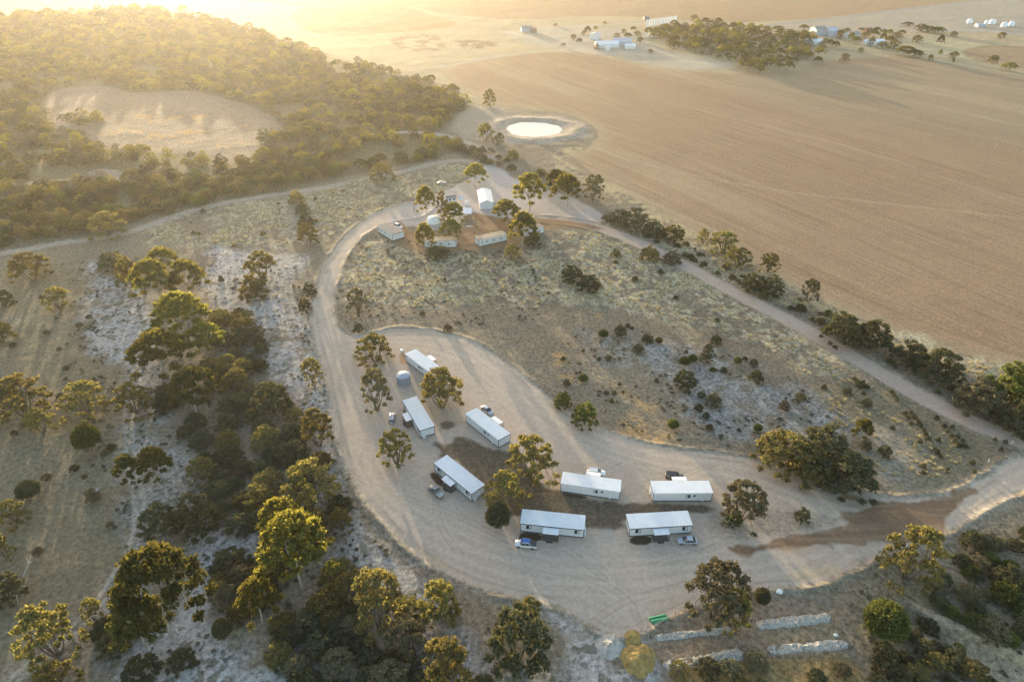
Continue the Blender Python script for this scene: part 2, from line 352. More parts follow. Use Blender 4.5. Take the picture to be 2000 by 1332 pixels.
    for q in ([(1075,690),(1100,690),(1115,735),(1095,740)],[(1215,745),(1240,750),(1245,775),(1225,770)],[(1250,785),(1290,800),(1290,825),(1262,812)],[(1225,800),(1265,818),(1250,850),(1200,845)],[(1180,850),(1330,845),(1340,868),(1250,862)],[(1130,610),(1180,600),(1190,625),(1140,625)]):
        over(poly(q,2.5,3)*sst(.42,.6,n10)*.75, hexc(.40,.25,.11))
    # ash-grey scrub ground
    m = poly([(1290,665),(1350,690),(1420,690),(1500,730),(1620,800),(1700,860),(1640,880),(1480,870),(1440,880),(1370,830),(1330,760),(1270,710)],5,5)
    over(m*.85*sst(.3,.55,n9+(n10-.5)*.5), hexc(.235,.225,.215), 1.0, 0, 1)
    over(m*.4*sst(.56,.66,n10+(nf-.5)*.5), hexc(.34,.315,.28))
    over(poly([(1130,640),(1290,660),(1300,720),(1190,720)],4,4)*.5*sst(.4,.6,n10), hexc(.30,.285,.26))
    over(poly([(1690,830),(1760,830),(1800,900),(1750,950),(1700,930)],5,4)*.5, hexc(.33,.30,.25))
    # western olive ground, then pale sand between the gums
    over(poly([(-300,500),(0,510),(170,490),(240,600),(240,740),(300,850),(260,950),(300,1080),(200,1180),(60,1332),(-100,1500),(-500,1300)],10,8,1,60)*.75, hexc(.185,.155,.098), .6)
    over(poly([(-300,520),(100,495),(200,490),(150,560),(60,640),(-200,700)],8,6)*.35, hexc(.26,.215,.14))
    ws = hexc(.40,.375,.36)
    for pl, k in (([(400,482),(480,488),(560,500),(600,500),(560,560),(560,600),(600,640),(640,700),(650,790),(610,800),(560,760),(520,700),(480,640),(420,590),(395,540)],.85),
               ([(180,500),(215,535),(290,565),(310,620),(310,690),(270,720),(200,700),(160,640),(175,570)],.9),([(240,720),(300,700),(330,800),(300,860),(380,880),(390,960),(340,1010),(270,1000),(250,930),(230,860)],.55),
               ([(640,780),(680,960),(720,1040),(790,1110),(860,1160),(840,1230),(950,1240),(980,1300),(1100,1332),(1150,1400),(820,1400),(780,1220),(680,1130),(660,1040),(600,960),(620,860)],.7),
               ([(380,1020),(480,1020),(500,1120),(430,1180),(400,1250),(560,1330),(400,1400),(250,1380),(210,1290),(300,1240),(390,1150)],.95),
               ([(560,1240),(650,1290),(620,1400),(500,1400),(520,1300)],.7),([(60,1270),(200,1180),(270,1050),(250,1000),(280,1000),(330,1060),(230,1200),(130,1300),(40,1340),(30,1310)],.45),
               ([(1040,1180),(1130,1200),(1200,1240),(1290,1230),(1310,1400),(1080,1400),(1120,1300),(1090,1230)],.9),
               ([(560,380),(640,420),(600,470),(560,470),(560,430)],.4)):
        m = poly(pl, 3.5, 4)
        over(m*k*sst(.30,.50,n9*.45+n10*.4+nf*.15), ws*(1+(n8-.5)[:,None]*.25), .8, 0, 1.0)
        over(m*sst(.60,.66,n10*.6+nf*.5-.02)*.75, hexc(.10,.095,.065))
    # two-wheel tracks in the west and behind the gums
    for ln, k in (([(250,800),(255,900),(275,990),(265,1060),(215,1150),(150,1230),(60,1300),(0,1350)],.55),([(540,480),(570,520),(560,580),(600,650),(650,700)],.4),([(690,1000),(700,1060),(740,1110),(800,1130)],.5)):
        P = CL(ln); dd = ldist(P, x, y)
        over((sst(.7,.25,np.abs(dd-1.0))+.35*sst(2.6,1.2,dd))*k, hexc(.36,.325,.28))
    for L_, w, cc in ((L_LT,2.6,hexc(.34,.295,.24)),(L_NT,2.6,hexc(.40,.35,.30)),(L_WT,2.2,hexc(.33,.28,.21))):
        dd = ldist(L_, x, y); over(sst(w+1.2, w-.8, dd+(n10-.5)*2.5)*.9, cc, .5, 0, .4)
    # farm lane among the far paddocks
    for ln, w, cc in (([(850,132),(1010,104),(1100,97),(1230,108)],4,hexc(.40,.345,.26)),([(1010,62),(1100,52),(1250,47),(1400,44),(1510,50)],4,hexc(.38,.33,.28)),([(1500,50),(1620,38),(1760,20),(1960,-4)],7,hexc(.27,.25,.235)),([(985,62),(1060,80),(1150,98),(1280,108),(1420,132)],4,hexc(.42,.37,.29)),([(1640,98),(1760,108),(1900,135),(2060,160)],2.5,hexc(.25,.20,.14)),([(1790,62),(1900,58),(2050,72)],6,hexc(.36,.33,.29))):
        dd = ldist(CL(ln), x, y, 20.); over(sst(w+3, w-2, dd)*.85, cc, .3, 0)
    # dam banks
    r = dam_r(x, y); over(sst(2.2,1.6,r+(n9-.5)*.9), hexc(.36,.30,.25), .6, 0, .4); over(sst(.22,.06,np.abs(r-1.40+(n10-.5)*.2))*.7, hexc(.40,.32,.22)); over(sst(1.1,.97,r), hexc(.30,.26,.22))
    over(poly([(900,215),(960,205),(1000,215),(985,290),(940,285),(870,260)],5,4)*.6, hexc(.35,.30,.25))
    # gravel loop road and yard
    gl = sdf(P_LOOP, x, y); mg = sst(-.9,.9,gl+(n10-.5)*1.6)
    over(sst(-3.5,0,gl+(n9-.5)*3)*.6, hexc(.33,.285,.22), .8)
    grv = hexc(.455,.365,.298)
    over(mg, grv, .22, 0, .3); over(mg*sst(.42,.66,n9*.5+n8*.5)*.5, hexc(.385,.31,.24)); over(mg*sst(.52,.7,n9)*.35, hexc(.52,.43,.34))
    # wheel streaks that follow the road edge
    for ln, k in (([(690,930),(760,960),(830,985),(880,1000),(960,1040),(1040,1075)],.5),([(1180,1130),(1120,1080),(1080,1060),(1045,1068)],.45),([(1420,1110),(1380,1080),(1345,1066),(1310,1060)],.5),([(1230,890),(1200,905),(1165,922)],.5),([(1400,905),(1370,915),(1330,930)],.5),
                  ([(680,760),(710,780),(740,800),(765,835)],.45),([(1060,800),(1010,790),(975,795),(952,806)],.5),([(900,1085),(860,1030),(850,990),(855,965)],.45),([(1560,950),(1500,1010),(1420,1060),(1330,1090),(1250,1110)],.4),([(1650,1050),(1600,1000),(1500,950),(1420,920)],.4),([(1150,1225),(1200,1180),(1300,1150),(1450,1120)],.4),([(900,830),(880,790),(870,760),(900,720),(880,690)],.35),([(1250,1220),(1230,1170),(1160,1130),(1060,1110)],.4)):
        dd = ldist(CL(ln,3), x, y)+(n10-.5)*.25; over(mg*(sst(.38,.1,np.abs(dd-.8)))*k*.6, hexc(.31,.245,.18)); over(mg*sst(.35,.1,np.abs(dd-1.35))*k*.7, hexc(.56,.47,.375))
    over(mg*sst(.60,.70,n10*.6+nf*.4)*.3, hexc(.33,.27,.205))
    for ln in ([(800,412),(740,428),(690,455),(660,495),(640,545),(631,600),(640,660),(662,740),(675,800),(692,870),(715,930),(750,980),(810,1030),(900,1080),(1000,1112),(1100,1128),(1200,1128),(1320,1118),(1450,1100),(1560,1080),(1680,1045),(1800,1015),(1900,975),(2100,900)],
               [(640,600),(662,668),(710,672),(770,662),(840,665),(900,682),(960,722),(1020,768),(1080,812),(1150,850),(1230,885),(1330,905),(1430,917),(1530,947),(1620,978),(1760,1005),(1900,970)]):
        dd = ldist(CL(ln), x, y, 16.); wv = (vn(x/14,y/14,84)-.5)*2.2+(vn(x/5,y/5,86)-.5)*.5; q_ = mg*sst(11,6,dd)*sst(.25,.6,vn(x/22,y/22,85)+.2)
        over(q_*sst(.55,.8,vn((dd+wv)/.62, x*0+.5, 81))*.32, hexc(.345,.275,.205)); over(q_*sst(.5,.8,vn((dd+wv)/1.5+9, x*0+.5, 82))*.35, hexc(.55,.46,.365))
    over(mg*np.exp(-((gl-1.8)/.35)**2)*.35*(n9>.45), hexc(.22,.185,.14))
    ap = sst(-1.2,1.2,sdf(P_APRON, x, y)+(n10-.5)*2); over(ap, hexc(.44,.38,.345), .25, 0, .3)
    # dirt road beside the paddock
    dr = ldist(L_DIRT, x, y); over(sst(5.8,3.6,dr+(n9-.5)*2.5)*.7, hexc(.28,.235,.175), .8); over(sst(3.9,3.0,dr+(n10-.5)*1.0), hexc(.435,.335,.275), .2, 0, .25)
    over(sst(.7,.2,np.abs(dr-1.0))*.35, hexc(.44,.355,.29))
    # red-brown dirt: far cabins, junction, cabin island, garden beds
    rd = hexc(.265,.165,.092)
    over(poly([(918,412),(960,424),(1010,430),(1060,427),(1110,430),(1190,448),(1160,449),(1100,442),(1066,446),(1030,478),(1000,484),(945,488),(890,492),(830,496),(780,482),(765,465),(790,452),(850,458),(905,448),(930,440)],1.5,1.2), rd, .5, 0, .4)
    over(poly([(765,432),(785,432),(810,455),(790,462)],1,1), rd*.95)
    jn = hexc(.205,.120,.070)
    m = poly([(1418,1066),(1500,1056),(1600,1037),(1665,1022),(1640,1008),(1690,992),(1700,985),(1625,968),(1720,976),(1830,974),(1905,953),(1890,980),(1850,1010),(1860,1042),(1830,1056),(1700,1066),(1620,1064),(1520,1077),(1478,1086),(1440,1084)],.6,1.5)
    over(m*(.85+.15*n10), jn, .3, 0, .3)
    over(m*sst(.5,.8,vn(x/12,y/1.1,83))*.4, hexc(.33,.25,.17))
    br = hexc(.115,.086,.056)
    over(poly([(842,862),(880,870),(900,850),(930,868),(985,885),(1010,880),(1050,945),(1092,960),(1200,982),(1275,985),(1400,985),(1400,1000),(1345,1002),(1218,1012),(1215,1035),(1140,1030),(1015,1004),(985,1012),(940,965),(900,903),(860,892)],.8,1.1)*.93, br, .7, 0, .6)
    over(poly([(780,690),(795,690),(800,708),(782,712)],.6,.6)*.8, hexc(.25,.15,.085)); over(poly([(790,720),(850,760),(880,800),(905,830),(850,840),(800,770)],2,2)*.45, hexc(.27,.215,.15))
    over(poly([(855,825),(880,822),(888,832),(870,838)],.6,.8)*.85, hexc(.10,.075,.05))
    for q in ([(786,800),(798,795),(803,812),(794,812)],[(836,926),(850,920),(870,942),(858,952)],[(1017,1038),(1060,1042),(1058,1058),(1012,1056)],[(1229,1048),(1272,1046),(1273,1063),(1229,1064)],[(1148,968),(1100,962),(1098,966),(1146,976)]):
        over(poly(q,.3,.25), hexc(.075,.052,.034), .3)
    over(poly([(1168,1035),(1200,1033),(1200,1060),(1175,1060)],1,1)*.5, hexc(.35,.34,.31))
    over(poly([(1395,990),(1480,990),(1600,1005),(1650,1020),(1560,1045),(1440,1055),(1370,1040)],1.5,1.5)*.55, hexc(.29,.245,.18), .9)
    over(poly([(1380,1000),(1480,1000),(1500,1030),(1420,1040)],2,2)*.55*sst(.4,.6,n10), hexc(.20,.19,.165))
    # garden yard
    over(poly([(1255,1240),(1345,1185),(1500,1150),(1620,1185),(1665,1270),(1640,1300),(1290,1320)],1,.6)*.95, hexc(.225,.175,.125), .8, 0, .6)
    over(poly([(1480,1232),(1640,1205),(1655,1255),(1500,1262)],1.2,1)*.7, hexc(.22,.175,.11)); over(poly([(1290,1318),(1500,1285),(1680,1268),(1700,1400),(1290,1400)],1.2,1), hexc(.225,.16,.075), .8)
    for q in ([(1535,1125),(1560,1112),(1640,1105),(1640,1118),(1580,1135)],[(1500,1072),(1590,1066),(1560,1085)],[(704,985),(716,980),(722,1010),(712,1000)],[(812,1060),(850,1090),(870,1110),(840,1100)]):
        over(poly(q,1.2,1)*.7, hexc(.47,.36,.235))  # pale orange patches: low sunlight painted into the ground colour
    over(poly([(1640,1120),(1700,1090),(1760,1090),(1840,1060),(2000,1010),(2300,1050),(2300,1500),(1700,1500),(1680,1300),(1650,1180)],4,4)*.8*sst(.35,.6,n9*.6+n10*.4), hexc(.17,.15,.10), 1, 0, 1)
    bd = ldist(BANK, x, y, 14.); side = (x-W(1930,1250).x)*.55+(y-W(1930,1250).y)*.83
    over(sst(8,5,bd+(n9-.5)*5)*(side<1.2), hexc(.36,.29,.20), .8, 0, 1)
    c *= (1+(nf-.5)*.30*mixr[:,0]+(n10-.5)*(.18-.12*mp))[:,None]
    lum = c.mean(1, keepdims=True); c[:] = lum+(c-lum)*.98; np.clip(c, .02, .8, out=c)
    # split into the named pieces of ground; one shared vertex grid, so they meet without a seam
    nr, nc = X.shape; idx = np.arange(n).reshape(nr, nc)
    F = np.stack([idx[:-1,:-1], idx[:-1,1:], idx[1:,1:], idx[1:,:-1]], -1).reshape(-1,4)
    fx = x[F].mean(1); fy = y[F].mean(1)
    def fm(a): return a[F].mean(1)
    zone = np.zeros(len(F), int)
    zone[fm(sp) > 0] = 1
    zone[fm(sdf(P_CLR,x,y)) > 0] = 2
    zone[(fm(gl) > 0)] = 3; zone[(fm(sdf(P_APRON,x,y)) > 0) & (zone != 3)] = 4
    zone[(fm(dr) < 3.1) & (zone < 3)] = 5
    zone[(fm(ldist(L_LT,x,y)) < 2.6) & (zone < 3)] = 6
    zone[fm(r) < 1.9] = 7
    names = {0:('ground',None),1:('paddock',None),2:('clearing',None),3:('gravel_road',None),4:('gravel_yard',None),5:('dirt_road',None),6:('dirt_track',None),7:('dam_bank',None)}
    V = np.stack([x,y,z],1)
    for k,(nm,_) in names.items():
        f = F[zone == k]; used, inv = np.unique(f, return_inverse=True); f = inv.reshape(f.shape)
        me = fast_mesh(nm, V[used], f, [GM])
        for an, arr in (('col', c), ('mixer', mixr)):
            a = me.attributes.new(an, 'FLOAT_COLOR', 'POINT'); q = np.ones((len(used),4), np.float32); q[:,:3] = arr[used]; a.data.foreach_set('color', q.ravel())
        o = bpy.data.objects.new(nm, me); link(o); tag(o, kind='structure')
build_ground()

# water in the farm dam
m_water = mat('dam_water', (.34,.40,.44), .3, 0, .4)
nn = 64; mb = MB()
pts = []
for k in range(nn):
    t = 2*math.pi*k/nn; ct, st_ = math.cos(t), math.sin(t)
    rr = .97
    pts.append((DAM_C.x+DAM_RX*rr*ct, DAM_C.y+DAM_RY*rr*st_, -.30))
mb.add(pts, [tuple(range(nn))]); tag(mb.build('dam_water', m_water), kind='structure')

# ------------------------------------------------------------------ vegetation
M_BARK = mat('bark_pale', (.42,.37,.30), .9, noise=(3,.25)); M_BARKD = mat('bark_dark', (.16,.125,.095), .9, noise=(3,.3))
M_LEAF = {'gum': leaf_mat('leaf_gum', (.128,.126,.044), (.36,.32,.055), .5),
          'gumdark': leaf_mat('leaf_gum_dark', (.082,.088,.036), (.22,.20,.045), .38),
          'mallee': leaf_mat('leaf_mallee', (.165,.148,.072), (.34,.28,.07), .42),
          'dark': leaf_mat('leaf_dark', (.102,.104,.062), (.18,.17,.06), .3),
          'green': leaf_mat('leaf_green', (.100,.118,.044), (.24,.25,.05), .38),
          'grey': leaf_mat('leaf_grey', (.160,.145,.092), (.24,.20,.09), .3)}
def branch(V, F, p0, p1, r0, r1, rng, n=5, seg=4, bend=.06):
    p0 = np.array(p0, float); p1 = np.array(p1, float); off = rng.normal(0, bend, 3)*np.linalg.norm(p1-p0)
    base = sum(len(a) for a in V); rings = []
    for s in range(seg+1):
        t = s/seg; p = p0*(1-t)+p1*t+off*math.sin(math.pi*t); p[2] += .0; r = r0*(1-t)+r1*t
        d = p1-p0; d /= np.linalg.norm(d); a = np.cross(d, [.3,.9,.2]); a /= np.linalg.norm(a); b = np.cross(d, a)
        rings += [p+r*(a*math.cos(q)+b*math.sin(q)) for q in np.arange(n)*2*math.pi/n]
    V.append(np.array(rings))
    F.append(np.array([[base+s*n+k, base+s*n+(k+1) % n, base+(s+1)*n+(k+1) % n, base+(s+1)*n+k] for s in range(seg) for k in range(n)]))
    return p0*.25+p1*.75+off*math.sin(math.pi*.75)
def tree_arrays(kind, seed, leaves=1.0):
    """unit tree: crown diameter 1, height 1"""
    rng = np.random.default_rng(seed); VT, FT = [], []
    cl = []
    if kind == 'gum':      # clean trunk that forks, layered umbrella crown of many tufts
        n = 88; fork = rng.uniform(.30,.42); lean = rng.normal(0,.05,2)
        for i in range(n):
            a = i*2.399+rng.uniform(-.4,.4); rr = math.sqrt((i+.5)/n)*.43*rng.uniform(.8,1.08)
            zt = .93-.55*(rr/.43)**2.1*rng.uniform(.7,1.1)
            if rng.random() < .3: zt -= rng.uniform(.08,.2)
            cl.append((rr*math.cos(a)+lean[0], rr*math.sin(a)+lean[1], max(zt,.36), rng.uniform(.048,.085), rng.uniform(.6,.85)))
        branch(VT,FT,(0,0,-.03),(lean[0]*.6,lean[1]*.6,fork),.019,.014,rng)
        nb = 6; mids = []
        for k in range(nb):
            a = k*2*math.pi/nb+rng.uniform(-.3,.3); q = (lean[0]+.20*math.cos(a), lean[1]+.20*math.sin(a), rng.uniform(.58,.70))
            branch(VT,FT,(lean[0]*.6,lean[1]*.6,fork-.02),q,.012,.007,rng); mids.append(q)
        for c_ in cl[::3]:
            m_ = min(mids, key=lambda q: (q[0]-c_[0])**2+(q[1]-c_[1])**2)
            branch(VT,FT,m_,(c_[0],c_[1],c_[2]-.02),.005,.002,rng,4,2)
        per, ls = 72, .0175
    elif kind == 'mallee': # several stems from the ground, open crown of separate tufts
        n = 78; stems = []
        for k in range(7):
            a = k*2*math.pi/7+rng.uniform(-.4,.4); q = (.23*math.cos(a)*rng.uniform(.5,1.2), .23*math.sin(a)*rng.uniform(.5,1.2), rng.uniform(.5,.66))
            branch(VT,FT,(.02*math.cos(a),.02*math.sin(a),-.03),q,.014,.007,rng); stems.append(q)
        for i in range(n):
            a = i*2.399+rng.uniform(-.5,.5); rr = math.sqrt((i+.5)/n)*.44*rng.uniform(.75,1.1)
            zt = .93-.58*(rr/.44)**2.2*rng.uniform(.6,1.2)-(rng.uniform(.1,.55) if rng.random() < .45 else 0)
            cl.append((rr*math.cos(a), rr*math.sin(a), max(zt,.10), rng.uniform(.045,.082), rng.uniform(.65,.95)))
        for c_ in cl[::2]:
            m_ = min(stems, key=lambda q: (q[0]-c_[0])**2+(q[1]-c_[1])**2)
            branch(VT,FT,m_,(c_[0],c_[1],c_[2]-.02),.006,.0025,rng,4,2)
        per, ls = 62, .0175
    elif kind == 'shrub':  # foliage to the ground, uneven outline
        n = 84
        for k in range(5):
            a = k*2*math.pi/5; branch(VT,FT,(0,0,-.05),(.2*math.cos(a),.2*math.sin(a),.55),.014,.005,rng)
        for i in range(n):
            a = i*2.399+rng.uniform(-.5,.5); rr = math.sqrt((i+.5)/n)*.43*rng.uniform(.8,1.12)
            hh = (1-(rr/.50)**2.2)*rng.uniform(.75,1.0); zt = hh*rng.choice([.92,.92,.6,.35])
            cl.append((rr*math.cos(a), rr*math.sin(a), max(zt,.10), rng.uniform(.048,.088), rng.uniform(.8,1.1)))
        per, ls = 62, .0195
    else:                  # 'round' clipped-looking dense bush
        n = 90
        branch(VT,FT,(0,0,-.05),(0,0,.5),.03,.015,rng)
        for i in range(n):
            t = (i+.5)/n; ph = math.acos(1-1.25*t); a = i*2.399; q = rng.uniform(.36,.42)
            cl.append((q*math.sin(ph)*math.cos(a), q*math.sin(ph)*math.sin(a), .47+.45*math.cos(ph)*q/.40, .115, 1.0))
        per, ls = 85, .023
    if leaves < .5: cl = cl[::2]; cl = [(a_,b_,c_,d_*1.35,e_) for a_,b_,c_,d_,e_ in cl]; leaves *= 1.6
    per = max(6, int(per*leaves)); ls = ls/math.sqrt(leaves)**.9
    C_ = np.array(cl); N = len(C_)*per
    ci = np.repeat(np.arange(len(C_)), per); cc = C_[ci]
    d = rng.normal(size=(N,3)); d /= np.linalg.norm(d,axis=1)[:,None]; d[:,2] = np.where(d[:,2] < -.25, -d[:,2], d[:,2])
    rad = cc[:,3]*rng.uniform(.45,1.16,N)*(1+.25*np.sin(d[:,0]*9+ci)*np.cos(d[:,1]*8+ci*2))
    P = cc[:,:3]+d*rad[:,None]*np.stack([np.ones(N),np.ones(N),cc[:,4]],1)
    P[:,2] = np.maximum(P[:,2], .01)
    nrm = d*.75+rng.normal(0,.55,(N,3)); nrm /= np.linalg.norm(nrm,axis=1)[:,None]
    a = np.cross(nrm, rng.normal(size=(N,3))); a /= np.linalg.norm(a,axis=1)[:,None]; b = np.cross(nrm,a)
    s = (ls*rng.uniform(.6,1.4,N))[:,None]
    Q = np.stack([P-a*s*1.5, P-b*s*.75, P+a*s*1.5, P+b*s*.75],1).reshape(-1,3)
    FL = np.arange(N*4).reshape(N,4)
    return np.concatenate(VT), np.concatenate(FT), Q, FL
KIND_MAT = {'gum':('gum','gum'),'gumdark':('gum','gumdark'),'mallee':('mallee','mallee'),'malleedark':('mallee','grey'),'shrub':('shrub','dark'),'shrubm':('shrub','mallee'),'shrubg':('shrub','green'),'round':('round','green'),'rounddark':('round','dark'),'shrubgrey':('shrub','grey')}
SHAPES = {k: [tree_arrays(k, 100+i*7+len(k)) for i in range(4 if k != 'round' else 2)] for k in ('gum','mallee','shrub','round')}
PROTO = {}
def proto(kind, i):
    shp, lm = KIND_MAT[kind]; i %= len(SHAPES[shp]); key = (kind, i)
    if key not in PROTO:
        VT, FT, Q, FL = SHAPES[shp][i]
        PROTO[key] = (fast_mesh('trunk', VT, FT, [M_BARK if shp == 'gum' else M_BARKD]), fast_mesh('crown', Q, FL, [M_LEAF[lm]], smooth=False))
    return PROTO[key]
NTREE = [0]
OCC = []
def put_tree(kind, x, y, w, h, label, name=None, cat=None, group=None, single=False):
    NTREE[0] += 1; k = NTREE[0]; tr, cr = proto(kind, k*3+int(abs(x))%5)
    rz = (k*2.399) % (2*math.pi)
    shrubby = kind.startswith(('shrub','round')); name = name or (('bush' if w > 4 else 'shrub') if shrubby else 'tree'); cat = cat or name; label = ' '.join(label.split()[:16])
    z = T(x, y)-.05
    OCC.append((x, y, w*.5))
    if single or w < 2.6:
        o = bpy.data.objects.new(name, cr); link(o); o.location = (x,y,z); o.rotation_euler = (0,0,rz); o.scale = (w,w,h); tag(o,label,cat,group); return o
    e = empty(name, (x,y,z), rz, label, cat, group); e.scale = (w,w,h)
    for nm, me in (('trunk',tr),('crown',cr)): link(bpy.data.objects.new(nm, me), e)
    return e
def px_tree(kind, cx, yb, yt, wpx, label, **kw):
    if 1190 < cx and yb < 700 and wpx > 30 and yb > 420: yt += (yb-yt)*.15; wpx *= .92
    b = W(cx, yb); h = height_from(cx, yb, yt); w = wpx*(1.06 if wpx > 35 else 1.0)*mpp(yb-(yb-yt)*.3)
    # crown bulges towards the camera: set the base back a little so the outline ends where traced
    return put_tree(kind, b.x, b.y, w, max(h*.95,.6), label, **kw)

